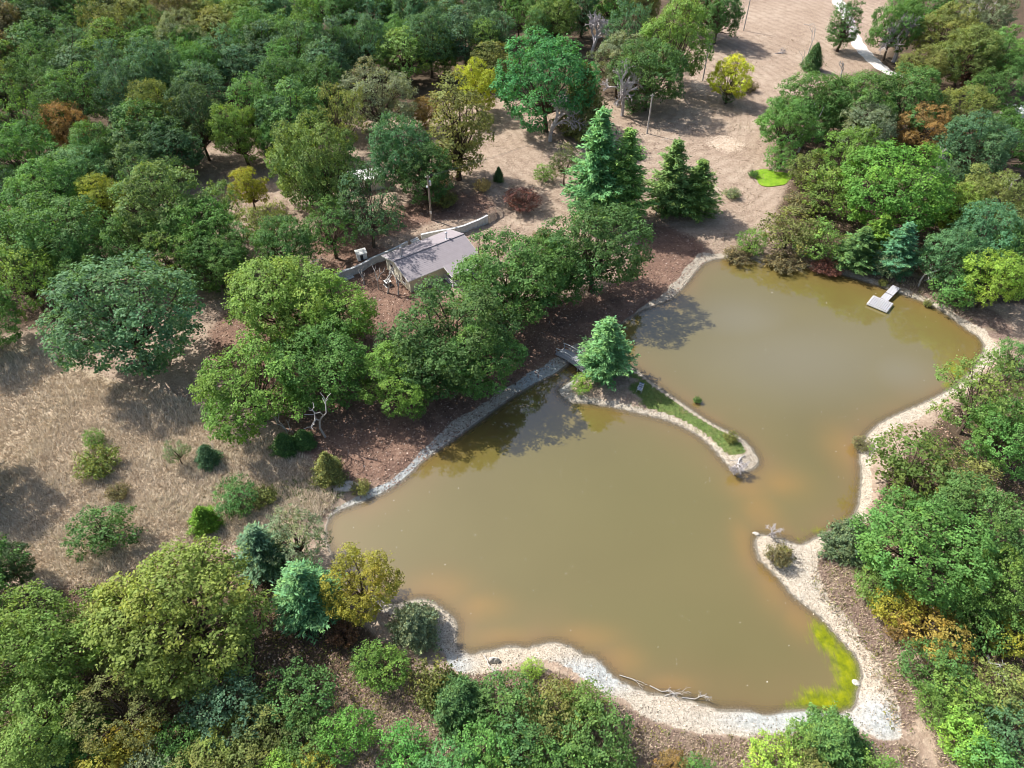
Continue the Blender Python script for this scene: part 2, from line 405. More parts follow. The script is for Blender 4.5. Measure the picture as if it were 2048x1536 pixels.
def water_material():
    m, nt, out = new_mat('muddy_pond_water')
    pos = N(nt, 'ShaderNodeNewGeometry').outputs['Position']
    s = N(nt, 'ShaderNodeSeparateColor'); nt.links.new(attr(nt, 'wA').outputs['Color'], s.inputs[0])
    shallow, algae, silt = s.outputs[0], s.outputs[1], s.outputs[2]
    s2 = N(nt, 'ShaderNodeSeparateColor'); nt.links.new(attr(nt, 'wB').outputs['Color'], s2.inputs[0])
    clear, olive, edge_ = s2.outputs[0], s2.outputs[1], s2.outputs[2]
    s2a = attr(nt, 'scum_sheen').outputs['Fac']
    nb = noise(nt, .06, 2, .55, 0, pos); nm_ = noise(nt, .35, 3, .6, 0, pos)
    col = ramp(nt, nb, [(.3, (.128, .103, .028)), (.7, (.150, .122, .037))])
    col = mix(nt, olive, col, (.134, .115, .031))
    col = mix(nt, math_(nt, 'MULTIPLY', s2a, .6), col, (.178, .160, .105))  # grey sky sheen painted into the mud colour, along with some real scum
    col = mix(nt, math_(nt, 'MULTIPLY', silt, maprange(nt, nm_, .2, .8, .6, 1.0)), col, (.27, .155, .034))
    col = mix(nt, math_(nt, 'MULTIPLY', clear, .8), col, (.10, .075, .030))  # tree shade and reflection darkened into the water colour
    col = mix(nt, math_(nt, 'MULTIPLY', shallow, .55), col, (.21, .125, .048))
    # streaks of algae drawn round the corner
    mp = N(nt, 'ShaderNodeMapping'); mp.inputs['Rotation'].default_value = (0, 0, math.radians(28)); mp.inputs['Scale'].default_value = (3.4, .5, 1); nt.links.new(pos, mp.inputs[0])
    st = noise(nt, 1.0, 4, .62, 1.2, mp.outputs[0])
    am = maprange(nt, math_(nt, 'ADD', algae, math_(nt, 'MULTIPLY', math_(nt, 'SUBTRACT', st, .5), 1.5)), .30, 1.05)
    ac = ramp(nt, noise(nt, 1.3, 3, .65, 0, pos), [(.3, (.095, .120, .010)), (.5, (.17, .20, .006)), (.75, (.28, .29, .006))])
    col = mix(nt, am, col, ac)
    bmp = noise(nt, 1.4, 2, .55, 0, pos); bmp2 = noise(nt, .22, 1, .5, 0, pos)
    h = math_(nt, 'ADD', math_(nt, 'MULTIPLY', bmp, .35), bmp2)
    b = bsdf(nt, out, col, maprange(nt, am, 0, 1, .045, .5), .5, h, .10, .035)
    b.inputs['IOR'].default_value = 2.1
    ab = N(nt, 'ShaderNodeBsdfDiffuse'); nt.links.new(ac, ab.inputs[0]); am_s = N(nt, 'ShaderNodeMixShader')
    nt.links.new(math_(nt, 'MULTIPLY', am, .92), am_s.inputs[0]); nt.links.new(b.outputs[0], am_s.inputs[1]); nt.links.new(ab.outputs[0], am_s.inputs[2])
    tr = N(nt, 'ShaderNodeBsdfTransparent'); ms = N(nt, 'ShaderNodeMixShader')
    nt.links.new(math_(nt, 'MULTIPLY', edge_, .75), ms.inputs[0]); nt.links.new(am_s.outputs[0], ms.inputs[1]); nt.links.new(tr.outputs[0], ms.inputs[2])
    nt.links.new(ms.outputs[0], out.inputs[0])
    return m

# ------------------------------------------------------------------ terrain, water, road
def graded(lo, flo, fhi, hi, step, g=1.25):
    a = list(np.arange(flo, fhi + step * .5, step)); s = step
    x = a[-1]
    while x < hi: s = min(s * g, 60); x += s; a.append(x)
    x = a[0]; s = step; pre = []
    while x > lo: s = min(s * g, 60); x -= s; pre.append(x)
    return np.array(pre[::-1] + a)
XS = graded(-900, -46, 66, 900, .5); YS = graded(-120, 16, 104, 1500, .5)
GX, GY = np.meshgrid(XS, YS); P2 = np.stack([GX.ravel(), GY.ravel()], 1)
HZ = height(P2)
nx, ny = len(XS), len(YS)
idx = np.arange(nx * ny).reshape(ny, nx)
FQ = np.stack([idx[:-1, :-1], idx[:-1, 1:], idx[1:, 1:], idx[1:, :-1]], -1).reshape(-1, 4)
def pm(pts, soft=1.5, z=.8):
    return sst(soft, -soft, sdf(P2, smooth_closed(poly(pts, z), 1)))
def blobs(P, lst, z=0.0):
    out = np.zeros(len(P))
    for x, y, rx, ry in lst:
        c = at_z(x, y, z); s = depth_of(c) / FPX; e = at_z(x, y + ry, z); rr = abs(c[1] - e[1])
        q = ((P[:, 0] - c[0]) / (rx * s)) ** 2 + ((P[:, 1] - c[1]) / rr) ** 2
        out = np.maximum(out, np.exp(-q * 1.6))
    return out
d_p = sdf(P2, POND); d_i = sdf(P2, ISLE); d_b = sdf(P2, BEACH); d_ig = sdf(P2, ISLE_GRASS)
jn = (vnoise(P2[:, 0], P2[:, 1], 1.7, 5) - .5) * .9
land_d = np.where(d_i < 0, -d_i, np.where(d_p < 0, -np.minimum(-d_p, d_i), d_p))
beach = np.where(d_i < 0.3, sst(-.25, .25, d_ig + jn * .3), sst(.35, -.35, d_b + jn))
field = pm([(-400,700),(0,690),(110,700),(190,750),(260,775),(380,800),(480,860),(560,890),(640,930),(690,975),(650,1020),(560,1060),(440,1090),(330,1125),(200,1180),(60,1150),(-400,1180)])
litter = pm([(1285,445),(1340,455),(1400,480),(1420,500),(1380,535),(1310,605),(1180,680),(1110,715),(1000,780),(850,910),(780,960),(690,965),(600,900),(520,790),(420,760),(420,640),(560,560),(660,520),(740,500),(800,520),(860,600),(1000,600),(1150,600),(1250,560),(1270,500)], 4.0)
litter = np.maximum(litter, .8 * pm([(640,430),(780,420),(960,380),(1010,430),(960,450),(840,470),(700,530),(600,520)], 4.0))
litter = np.maximum(litter, .75 * blobs(P2, [(880,400,120,30), (1045,400,70,25), (1330,470,60,40), (390,300,60,30)], .8))
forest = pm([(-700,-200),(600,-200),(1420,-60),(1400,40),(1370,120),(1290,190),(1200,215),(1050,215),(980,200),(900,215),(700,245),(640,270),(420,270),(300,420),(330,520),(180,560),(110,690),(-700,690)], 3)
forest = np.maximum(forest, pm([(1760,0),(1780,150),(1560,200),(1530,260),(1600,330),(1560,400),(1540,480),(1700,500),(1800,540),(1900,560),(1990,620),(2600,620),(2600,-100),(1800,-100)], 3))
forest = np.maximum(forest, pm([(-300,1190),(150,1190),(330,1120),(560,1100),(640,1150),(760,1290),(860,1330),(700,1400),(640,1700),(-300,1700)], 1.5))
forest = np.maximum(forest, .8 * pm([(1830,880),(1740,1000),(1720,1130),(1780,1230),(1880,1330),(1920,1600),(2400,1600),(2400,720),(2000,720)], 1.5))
bank = pm([(1640,1095),(1720,1075),(1760,1180),(1810,1260),(1850,1370),(1920,1540),(1830,1560),(1500,1560),(1250,1520),(1100,1420),(890,1340),(640,1340),(640,1600),(1900,1650),(1860,1400),(1800,1480),(1760,1340),(1700,1250),(1655,1195),(1630,1140)], 1.2)
bank = np.maximum(bank, pm([(890,1345),(1000,1340),(1100,1330),(1240,1405),(1350,1460),(1480,1475),(1580,1463),(1660,1453),(1812,1490),(1815,1470),(1860,1540),(1920,1800),(560,1800),(640,1340)], .8))
bank = np.maximum(bank, .9 * pm([(1430,505),(1600,520),(1760,560),(1900,610),(2010,690),(2040,660),(1990,620),(1900,570),(1750,530),(1560,500)], 1.0))
green = sst(.2, -.3, d_ig) * sst(17.2 - 3, 17.2, P2[:, 0] + jn * 3)
green = np.maximum(green, .9 * blobs(P2, [(590,985,130,45), (650,975,70,35), (500,990,70,35), (440,985,40,20)], .6))
green = np.maximum(green, .5 * blobs(P2, [(1310,1455,140,12), (1560,1490,160,16), (1450,1480,120,12), (1050,1340,90,14), (1600,470,90,25)], .6))
worn = .95 * blobs(P2, [(1450,288,58,20), (1510,103,60,14), (1395,170,30,8), (1420,380,35,12), (1600,60,50,10)], 1.)
wet = sst(.55, .05, land_d) * (land_d > -6)
dust = sst(.1, .9, vnoise(P2[:, 0], P2[:, 1], 6, 8) * .3 + np.maximum(blobs(P2, [(1600,1440,230,40), (1760,1440,60,70), (1180,1350,120,40), (900,1330,60,40), (830,960,240,110), (1080,750,80,40)], .4) * .9, 0))
def rgba(a, b, c): return np.stack([a, b, c, np.ones_like(a)], 1)
gm = fast_mesh('ground', np.column_stack([P2, HZ]), FQ, ground_material(), {'mA': rgba(beach, field, litter), 'mB': rgba(green, forest, bank), 'mC': rgba(worn, wet, dust)})
gm.shade_smooth()
go = bpy.data.objects.new('ground', gm); COL.objects.link(go); tag(go, kind='structure')

# pond surface
wx = np.arange(-30, 66, .5); wy = np.arange(17, 108, .5)
WX, WY = np.meshgrid(wx, wy); W2 = np.stack([WX.ravel(), WY.ravel()], 1)
wd = sdf(W2, POND); wi = sdf(W2, ISLE); dsh = np.minimum(-wd, wi)
widx = np.arange(len(W2)).reshape(len(wy), len(wx))
WF = np.stack([widx[:-1, :-1], widx[:-1, 1:], widx[1:, 1:], widx[1:, :-1]], -1).reshape(-1, 4)
WF = WF[(wd[WF] < 1.2).any(1)]
jw = (vnoise(W2[:, 0], W2[:, 1], 2.3, 3) - .5)
shallow = np.exp(-np.maximum(dsh + jw * 1.6, 0) / 1.9)
silt = blobs(W2, [(880,1180,80,45), (960,1215,70,40), (1000,1275,90,28), (1170,1275,85,34), (1240,1320,60,40), (1520,1020,50,55), (1500,975,60,40), (1560,965,70,40), (1490,1090,28,70), (1545,1170,40,60), (1600,1235,40,50), (1690,900,50,60), (1340,1370,60,22)]) * .62
algae = blobs(W2, [(1690,1330,46,70), (1700,1370,40,46), (1650,1406,75,28), (1690,1400,44,44), (1650,1275,40,50), (1620,1415,70,16), (1640,1400,60,40)]) * 1.2 * np.exp(-np.maximum(dsh - 1.4, 0) / 2.4)
algae = np.maximum(algae, blobs(W2, [(1915,745,34,28), (1900,772,22,14)]) * .8)
algae = np.maximum(algae, blobs(W2, [(1640,1062,50,12), (1690,1040,24,14), (1600,1080,20,10)]) * .55)
clear = blobs(W2, [(1060,800,70,55), (1120,745,50,30), (1000,850,50,40), (1170,712,60,22)])  # painted tree shade and reflection by the left bank and footbridge
olive = blobs(W2, [(1300,1000,420,260), (1250,1250,400,130)]) * .7
scum_sheen = blobs(W2, [(1600,720,300,120), (1800,745,110,70), (1480,640,140,70)])  # painted sky sheen over the upper pond; real pale scum near its right end
edge_ = np.exp(-np.maximum(dsh, 0) / .28)
wm = fast_mesh('pond_water', np.column_stack([W2, np.zeros(len(W2))]), WF, water_material(), {'wA': rgba(shallow, algae, silt), 'wB': rgba(clear, olive, edge_), 'scum_sheen': scum_sheen})
wob = bpy.data.objects.new('pond_water', wm); COL.objects.link(wob); tag(wob, kind='structure')

def ribbon(name, px, widths, mat, lift=.07, z=1.1):
    P = np.array([at_z(x, y, z)[:2] for x, y in px]); n = 60
    t = np.linspace(0, len(P) - 1, n); i = np.minimum(t.astype(int), len(P) - 2); f = (t - i)[:, None]
    Pm = P[np.maximum(i - 1, 0)]; P0 = P[i]; P1 = P[i + 1]; Pp = P[np.minimum(i + 2, len(P) - 1)]
    C = .5 * (2 * P0 + (P1 - Pm) * f + (2 * Pm - 5 * P0 + 4 * P1 - Pp) * f ** 2 + (3 * P0 - Pm - 3 * P1 + Pp) * f ** 3)
    T = np.gradient(C, axis=0); T /= np.linalg.norm(T, axis=1)[:, None]; Nn = np.stack([-T[:, 1], T[:, 0]], 1)
    wd_ = np.interp(t, np.arange(len(P)), widths)[:, None] * (1 + .12 * np.sin(t * 9))[:, None]
    V = []; F = []; k = 5
    for j in range(k):
        q = C + Nn * wd_ * (j / (k - 1) - .5)
        V.append(np.column_stack([q, height(q) + lift * (1 - .75 * abs(j / (k - 1) - .5) * 2)]))
    V = np.stack(V, 1).reshape(-1, 3)
    for a in range(n - 1):
        for j in range(k - 1): F.append((a * k + j, a * k + j + 1, (a + 1) * k + j + 1, (a + 1) * k + j))
    me = fast_mesh(name, V, np.array(F), mat); o = bpy.data.objects.new(name, me); COL.objects.link(o); return o
M_GRAVEL = simple('pale_gravel', (.66, .63, .60), .15, 2, .95, .1, .5, .03)
tag(ribbon('gravel_road', [(1590,-90),(1640,-40),(1672,0),(1688,22),(1698,50),(1708,76),(1722,98),(1742,118),(1768,138),(1800,152),(1850,165)], [3.2, 3.2, 3.2, 3.2, 3.2, 3.2, 3.2, 3.2, 3.2, 3, 3], M_GRAVEL), kind='structure')
def algae_pool():
    m, nt, out = new_mat('duckweed_green'); pos = N(nt, 'ShaderNodeNewGeometry').outputs['Position']
    n = noise(nt, 1.2, 5, .6, .5, pos)
    bsdf(nt, out, ramp(nt, n, [(.3, (.11, .21, .012)), (.5, (.17, .31, .016)), (.72, (.24, .36, .03))]), .5, .4, n, .2, .02)
    c = at_z(1541, 358, 1.0); ring = []
    for k in range(40):
        a = 2 * math.pi * k / 40; r = 1 + .12 * math.sin(3 * a + 1) + .07 * math.sin(5 * a)
        ring.append((c[0] + 3.5 * r * math.cos(a), c[1] + 3.0 * r * math.sin(a)))
    zm = max(height(np.array(ring))) + .03
    mb = MB(); mb.prism(ring, zm - .4, zm); return mb.build('duckweed_pool', m)
tag(algae_pool(), kind='structure')

# ------------------------------------------------------------------ the house and the yard
def wl(lu, lv, z): # house local -> world
    p = HOUSE_O + HU * lu + HV * lv; return (p[0], p[1], z)
def house():
    z0 = 1.12; L, W = 11.4, 7.2; hw = 2.5; rise = 1.15; ov = .42
    r = empty('house', (*HOUSE_O, z0), HOUSE_ANG)
    tag(r, 'cream walled single storey house with a mauve grey shingle gable roof', 'house')
    wall = MB()
    t = .16
    for (x0, x1, y0, y1) in [(0, L, 0, t), (0, L, W - t, W)]: wall.box(((x0 + x1) / 2, (y0 + y1) / 2, hw / 2 - .1), (x1 - x0, y1 - y0, hw + .2))
    for x0 in (0, L - t):                      # gable ends
        n = len(wall.v)
        for x in (x0, x0 + t):
            for (y, z) in [(t, -.2), (W - t, -.2), (W - t, hw), (W / 2, hw + rise - .1), (t, hw)]: wall.v.append((x, y, z))
        wall.f += [tuple(range(n, n + 5)), tuple(range(n + 9, n + 4, -1))] + [(n + k, n + 5 + k, n + 5 + (k + 1) % 5, n + (k + 1) % 5) for k in range(5)]
    wall.build('wall', M_WALL, r)
    base = MB(); base.box((L / 2, W / 2, -.12), (L - .4, W - .4, .2)); base.build('floor_slab', M_CONC, r)
    # siding laps on the gable end that faces the camera
    for k in range(9):
        MB().box((-.012, W / 2, .22 + k * .26), (.022, W - .12, .018)).build('siding_lap', M_WALL, r)
    # roof: two slopes with thickness
    slope = rise / (W / 2); e = hw - slope * ov
    th = .13
    roof = MB()
    for sgn in (0, 1):
        ye, ym = (-ov, W / 2) if sgn == 0 else (W + ov, W / 2)
        a, b = (-ov, L + ov)
        bot = [(a, ye, e), (b, ye, e), (b, ym, hw + rise), (a, ym, hw + rise)]
        if sgn: bot = [bot[1], bot[0], bot[3], bot[2]]
        roof.hexa(bot + [(x, y, z + th) for x, y, z in bot])
    ro = roof.build('roof', M_ROOF, r)
    # shingle courses: thin raised strips along each slope
    nc = 13
    me_c = None
    for sgn in (0, 1):
        for k in range(nc):
            f0 = k / nc; y0 = -ov + (W / 2 + ov) * f0; z0_ = e + (hw + rise - e) * f0 + th
            y1 = -ov + (W / 2 + ov) * (f0 + 1 / nc) + .02; z1 = e + (hw + rise - e) * (f0 + 1 / nc) + th
            if sgn: y0, y1 = W - y0, W - y1
            a, b = -ov - .005, L + ov + .005
            low = [(a, y0, z0_ + .004), (b, y0, z0_ + .004), (b, y1, z1 + .001), (a, y1, z1 + .001)]
            top = [(a, y0, z0_ + .011), (b, y0, z0_ + .011), (b, y1, z1 + .006), (a, y1, z1 + .006)]
            if sgn: low = [low[1], low[0], low[3], low[2]]; top = [top[1], top[0], top[3], top[2]]
            MB().hexa(low + top).build('shingle_course', M_ROOF, ro)
    MB().bar((-ov - .02, W / 2, hw + rise + th + .035), (L + ov + .02, W / 2, hw + rise + th + .035), .3, .05).build('ridge_cap', M_ROOF, ro)
    fa = MB()
    for (ye, ym) in ((-ov, W / 2), (W + ov, W / 2)):
        for x in (-ov - .02, L + ov + .02): fa.bar((x, ye, e + .02), (x, ym, hw + rise + .02), .035, .2)
    for ye in (-ov - .02, W + ov + .02): fa.bar((-ov, ye, e + .03), (L + ov, ye, e + .03), .03, .18)
    fa.build('fascia', M_TRIM, ro)
    # two flue pipes
    for (x, y, hgt, label) in ((1.15, 4.05, 1.5, 'tall thin galvanised flue pipe'), (9.1, 4.15, .95, 'short capped flue pipe near the far end')):
        zr = hw + rise - abs(y - W / 2) * slope + th
        p = MB(); p.tube([(x, y, zr - .1), (x, y, zr + hgt)], .11, 10); o = p.build('flue_pipe', M_METAL, ro); tag(o, label)
        c = MB(); c.tube([(x, y, zr + hgt), (x, y, zr + hgt + .06), (x, y, zr + hgt + .2), (x, y, zr + hgt + .26)], [.1, .2, .2, .03], 10); c.build('flue_cap', M_METAL, ro)
        MB().box((x, y, zr + .03), (.5, .5, .06)).build('flashing', M_METAL, ro)
    # windows in the gable end facing the camera
    for (y, z, wy_, wz, nm) in ((1.75, 1.35, .95, 1.15, 'window'), (5.35, 1.35, .85, 1.3, 'window')):
        f = MB()
        for dy in (-1, 1): f.box((-.03, y + dy * wy_ / 2, z), (.06, .08, wz + .08))
        for dz in (-1, 1): f.box((-.03, y, z + dz * wz / 2), (.06, wy_ - .08, .08))
        wo_ = f.build('window', M_TRIM, r)
        for dz in (-1, 1): MB().box((-.02, y, z + dz * wz / 4), (.02, wy_ - .08, wz / 2 - .06)).build('pane', M_GLASS, wo_)
        MB().box((-.025, y, z), (.04, wy_ - .08, .05)).build('sash_bar', M_TRIM, wo_)
        MB().box((-.055, y, z - wz / 2 - .08), (.11, wy_ + .16, .06)).build('sill', M_TRIM, wo_)
    # porch roof towards the pond, posts, deck and railing
    px0, px1, pd = 5.6, 10.8, 2.7
    pr = MB(); a = [(px0, -pd, 1.95), (px1, -pd, 1.95), (px1, -ov + .05, e + th - .02), (px0, -ov + .05, e + th - .02)]
    pr.hexa([(x, y, z) for x, y, z in a] + [(x, y, z + .12) for x, y, z in a]); pro = pr.build('porch_roof', M_ROOF, r)
    pf = MB(); pf.bar((px0 - .02, -pd, 2.0), (px0 - .02, -ov, e + th), .03, .18); pf.bar((px0, -pd - .02, 2.0), (px1, -pd - .02, 2.0), .03, .18); pf.build('porch_fascia', M_TRIM, pro)
    for k in range(14):
        MB().box((px0 + .2 + k * (px1 - px0 - .4) / 13, -pd / 2 - .05, .22), ((px1 - px0) / 14 - .03, pd - .1, .06)).build('deck_board', M_BRIDGE, r)
    for x in (px0 + .15, (px0 + px1) / 2, px1 - .15): MB().box((x, -pd + .15, .95), (.11, .11, 2.0)).build('porch_post', M_TRIM, r)
    rl = MB()
    for z in (.45, .78, 1.1):
        rl.bar((px0 + .2, -pd + .1, z), (px1 - .2, -pd + .1, z), .05, .09); rl.bar((px0 + .1, -pd + .2, z), (px0 + .1, -.3, z), .05, .09)
    rl.build('railing', M_TRIM, r)
    return r
house()

def wall_run(L, label, h=1.32, th=.26, block=.8):
    base = Vector((L[0][0], L[0][1], 0)); r = empty('retaining_wall', base)
    tag(r, label, 'wall')
    seg = np.linalg.norm(np.diff(L, axis=0), axis=1); cum = np.concatenate([[0], np.cumsum(seg)])
    n = int(cum[-1] / block)
    pt = lambda s: np.array([np.interp(s, cum, L[:, 0]), np.interp(s, cum, L[:, 1])])
    body = MB()
    for i in range(n):
        a, b = pt(cum[-1] * i / n), pt(cum[-1] * (i + 1) / n)
        d = (b - a) / np.linalg.norm(b - a); q = np.array([-d[1], d[0]])
        if q[1] > 0: q = -q
        z0 = min(hz(*(a + q * .6)), hz(*(b + q * .6))) - .15
        ht = z0 + .1 + h
        g = .012
        ps = [a + d * g - q * th / 2, b - d * g - q * th / 2, b - d * g + q * th / 2, a + d * g + q * th / 2]
        if (d[0] * q[1] - d[1] * q[0]) < 0: ps = ps[::-1]
        MB().hexa([(p[0] - base.x, p[1] - base.y, z0) for p in ps] + [(p[0] - base.x, p[1] - base.y, ht) for p in ps]).build('wall_panel', M_CONC, r)
        e = .05
        ps = [a - q * (th / 2 + e), b - q * (th / 2 + e), b + q * (th / 2 + e), a + q * (th / 2 + e)]
        if (d[0] * q[1] - d[1] * q[0]) < 0: ps = ps[::-1]
        MB().hexa([(p[0] - base.x, p[1] - base.y, ht + .003) for p in ps] + [(p[0] - base.x, p[1] - base.y, ht + .09) for p in ps]).build('coping', M_CONC, r)
wall_run(WALLS[0], 'curved concrete retaining wall running uphill beyond the house roof')
wall_run(WALLS[1], 'low concrete retaining wall running left from behind the house')
def steps(px, py, ang, n, label):
    p = ground(px, py); p[:2] -= np.array([-math.sin(ang), math.cos(ang)]) * 1.3; p[2] = hz(p[0], p[1]); r = empty('concrete_steps', p, ang); tag(r, label, 'steps', 'steps through the retaining wall')
    for k in range(n): MB().box((0, k * .32, -.05 + k * .17), (1.5, .34, .3 + k * .02)).build('step', M_CONC, r)
steps(829, 477, math.radians(40), 6, 'pale concrete steps in the gap of the wall behind the house')
steps(690, 546, math.radians(38), 5, 'pale concrete steps beside the white box at the left wall end')
def white_box():
    p = ground(724, 517); r = empty('well_house', p, math.radians(25)); tag(r, 'small white well house box with dark door above the retaining wall', 'shed')
    MB().box((0, 0, .55), (1.5, 1.0, 1.1)).build('body', M_WHITE, r)
    n = MB(); n.hexa([(-.85, -.6, 1.1), (.85, -.6, 1.1), (.85, .6, 1.32), (-.85, .6, 1.32)] + [(-.85, -.6, 1.18), (.85, -.6, 1.18), (.85, .6, 1.4), (-.85, .6, 1.4)]); n.build('roof', M_TRIM, r)
    MB().box((-.1, -.51, .5), (.45, .04, .9)).build('door', M_DARK, r)
    MB().box((.45, -.51, .55), (.5, .03, .8)).build('panel', M_TRIM, r)
white_box()
def ac_unit():
    p = ground(776, 570); r = empty('cooling_unit', p, HOUSE_ANG); tag(r, 'square dark cooling unit with pale top beside the cream gable wall', 'appliance')
    MB().box((0, 0, .36), (.85, .85, .66)).build('body', M_DARK, r)
    MB().box((0, 0, .72), (.9, .9, .06)).build('top', M_TRIM, r)
    f = MB(); f.tube([(0, 0, .752), (0, 0, .775)], .32, 14); f.build('fan_grille', M_DARK, r)
    for k in range(6): MB().box((0, -.435, .12 + k * .1), (.78, .02, .03)).build('louvre', M_METAL, r)
    MB().box((0, 0, .0), (1.05, 1.05, .08)).build('pad', M_CONC, r)
ac_unit()
def hidden_shed(px, py, w, d, ang, label):
    p = ground(px, py); r = empty('white_shed', p, ang); tag(r, label, 'shed', 'white roofed sheds among the trees')
    MB().box((0, 0, 1.15), (w - .3, d - .3, 2.3)).build('wall', M_TRIM, r)
    a = MB()
    for s in (-1, 1):
        q = [(-w / 2, s * d / 2, 2.2), (w / 2, s * d / 2, 2.2), (w / 2, 0, 3.0), (-w / 2, 0, 3.0)]
        if s > 0: q = [q[1], q[0], q[3], q[2]]
        a.hexa(q + [(x, y, z + .08) for x, y, z in q])
    ro = a.build('roof', M_WHITE, r)
    for k in range(7):
        x = -w / 2 + .1 + k * (w - .2) / 6
        b = MB()
        for s in (-1, 1): b.bar((x, s * d / 2, 2.3), (x, 0, 3.1), .05, .05)
        b.build('roof_rib', M_WHITE, ro)
    MB().box((0, -d / 2 + .14, 1.0), (.9, .05, 2.0)).build('door', M_DARK, r)
hidden_shed(735, 372, 6, 4, math.radians(15), 'white roofed shed glimpsed between the dark trees behind the house')
hidden_shed(2026, 240, 5, 4, math.radians(-20), 'white roofed shed glimpsed through the trees at the right edge')

# utility poles and line
POLES = []
def pole(px, py, h, mat, label, extras=0):
    p = ground(px, py); r = empty('utility_pole', p); tag(r, label, 'pole', 'utility poles along the power line')
    MB().tube([(0, 0, -.3), (0, 0, h * .5), (0, 0, h)], [.17, .145, .115], 8).build('post', mat, r)
    MB().bar((-.35, 0, h - .35), (.35, 0, h - .35), .09, .11).build('crossarm', mat, r)
    for x in (-.28, .28): MB().tube([(x, 0, h - .3), (x, 0, h - .2), (x, 0, h - .12)], [.03, .06, .03], 6).build('insulator', M_WHITE, r)
    if extras:
        MB().tube([(.3, -.05, h - 1.7), (.3, -.05, h - 1.62), (.3, -.05, h - .95), (.3, -.05, h - .88)], [.12, .2, .2, .12], 10).build('transformer', M_METAL, r)
        MB().box((-.22, -.1, h - 1.9), (.3, .22, .28)).build('lamp_box', M_WHITE, r)
        MB().box((0, -.2, 1.5), (.3, .12, .5)).build('meter_box', M_METAL, r)
    POLES.append(Vector((p[0], p[1], p[2] + h - .12))); return r
pole(863, 440, 8.0, M_POLE, 'brown utility pole with transformer standing uphill of the house', 1)
pole(1294, 267, 7.9, M_POLEGREY, 'grey utility pole on the open lawn right of the bare trees')
pole(1405, 162, 8.2, M_POLEGREY, 'grey utility pole near the yellow green lone tree at the wood edge')
pole(1487, 61, 8.2, M_POLEGREY, 'farthest grey utility pole near the top of the dry lawn')
ln = MB()
Q = POLES + [POLES[-1] + (POLES[-1] - POLES[-2])]
o0 = Q[0].copy()
for a, b in zip(Q[:-1], Q[1:]):
    for s in (-.28, .28):
        ln.tube([tuple(a.lerp(b, t) - o0 + Vector((s, 0, -1.1 * 4 * t * (1 - t)))) for t in np.linspace(0, 1, 9)], .014, 4, False)
lo_ = ln.build('power_line', M_WIRE); lo_.location = o0; tag(lo_, 'thin power line wires strung between the utility poles', 'wire')
gw = MB(); gp = ground(828, 412); gw.tube([tuple(POLES[0] - Vector((0, 0, .5)) - Vector(gp)), (0, 0, 0)], .015, 4); g_ = gw.build('guy_wire', M_WIRE); g_.location = tuple(gp); tag(g_, 'slanting guy wire left of the brown utility pole', 'wire')

# floating dock
def dock():
    c = [at_z(x, y, .42) for x, y in [(1748.5,591),(1788.3,607.3),(1773,622),(1733,605.5)]]
    g0 = (at_z(1762,596,.42) + at_z(1775.4,601,.42)) / 2; g1 = (at_z(1786,571.6,.5) + at_z(1799.5,577.4,.5)) / 2
    o = (c[0] + c[1] + c[2] + c[3]) / 4; r = empty('floating_dock', (o[0], o[1], 0)); tag(r, 'grey plank floating dock with gangway on the far pond shore', 'dock')
    u = (c[1] - c[0] + c[2] - c[3]) / 2; lu = np.linalg.norm(u[:2]); u = u[:2] / lu
    v = np.array([-u[1], u[0]]); lv = abs(np.dot((c[0] - c[3])[:2], v))
    n = 10; rg = random.Random(3)
    ang = math.atan2(u[1], u[0]); R = Matrix.Rotation(ang, 3, 'Z')
    for k in range(n):
        s = (-.5 + (k + .5) / n) * lu
        MB().box((0, 0, 0), (lu / n - .085, lv * rg.uniform(.985, 1.01), .05), R).build('plank', M_DOCK, r).location = (u[0] * s, u[1] * s, .40 + rg.uniform(-.012, .012))
    fr = MB()
    for s in (-1, 1):
        fr.bar((u[0] * -lu / 2 + v[0] * s * lv / 2, u[1] * -lu / 2 + v[1] * s * lv / 2, .26), (u[0] * lu / 2 + v[0] * s * lv / 2, u[1] * lu / 2 + v[1] * s * lv / 2, .26), .07, .2)
        fr.bar((u[0] * s * lu / 2 - v[0] * lv / 2, u[1] * s * lu / 2 - v[1] * lv / 2, .255), (u[0] * s * lu / 2 + v[0] * lv / 2, u[1] * s * lu / 2 + v[1] * lv / 2, .255), .07, .19)
    fr.build('edge_frame', M_FLOAT, r)
    for s in (-.6, .6): MB().box((u[0] * s * lu / 2, u[1] * s * lu / 2, .08), (.9, lv * .9, .3), R).build('float', M_DARK, r)
    # gangway
    ga = g0 - o; gb = g1 - o; d = gb[:2] - ga[:2]; L = np.linalg.norm(d); d /= L; q = np.array([-d[1], d[0]]); wdt = 1.15; m = 14
    ga2 = ga[:2] - d * .1
    an2 = math.atan2(d[1], d[0]); R2 = Matrix.Rotation(an2, 3, 'Z')
    for k in range(m):
        t = (k + .5) / m; p = ga2 + d * L * t
        MB().box((0, 0, 0), (L / m - .025, wdt, .045), R2).build('gangway_plank', M_DOCK, r).location = (p[0], p[1], .455 + .22 * t)
    sr = MB()
    for s in (-.5, .5): sr.bar((*(ga2 + q * s), .39), (*(ga2 + d * L + q * s), .61), .06, .08)
    sr.build('gangway_beam', M_DOCK, r)
    p = ga2 + d * L * .38
    MB().tube([(p[0] + q[0] * .55 * math.cos(t), p[1] + q[1] * .55 * math.cos(t) + .12 * math.sin(t), .60) for t in np.linspace(0, 3.1, 8)], .035, 5).build('mooring_rope', M_DARK, r)
dock()

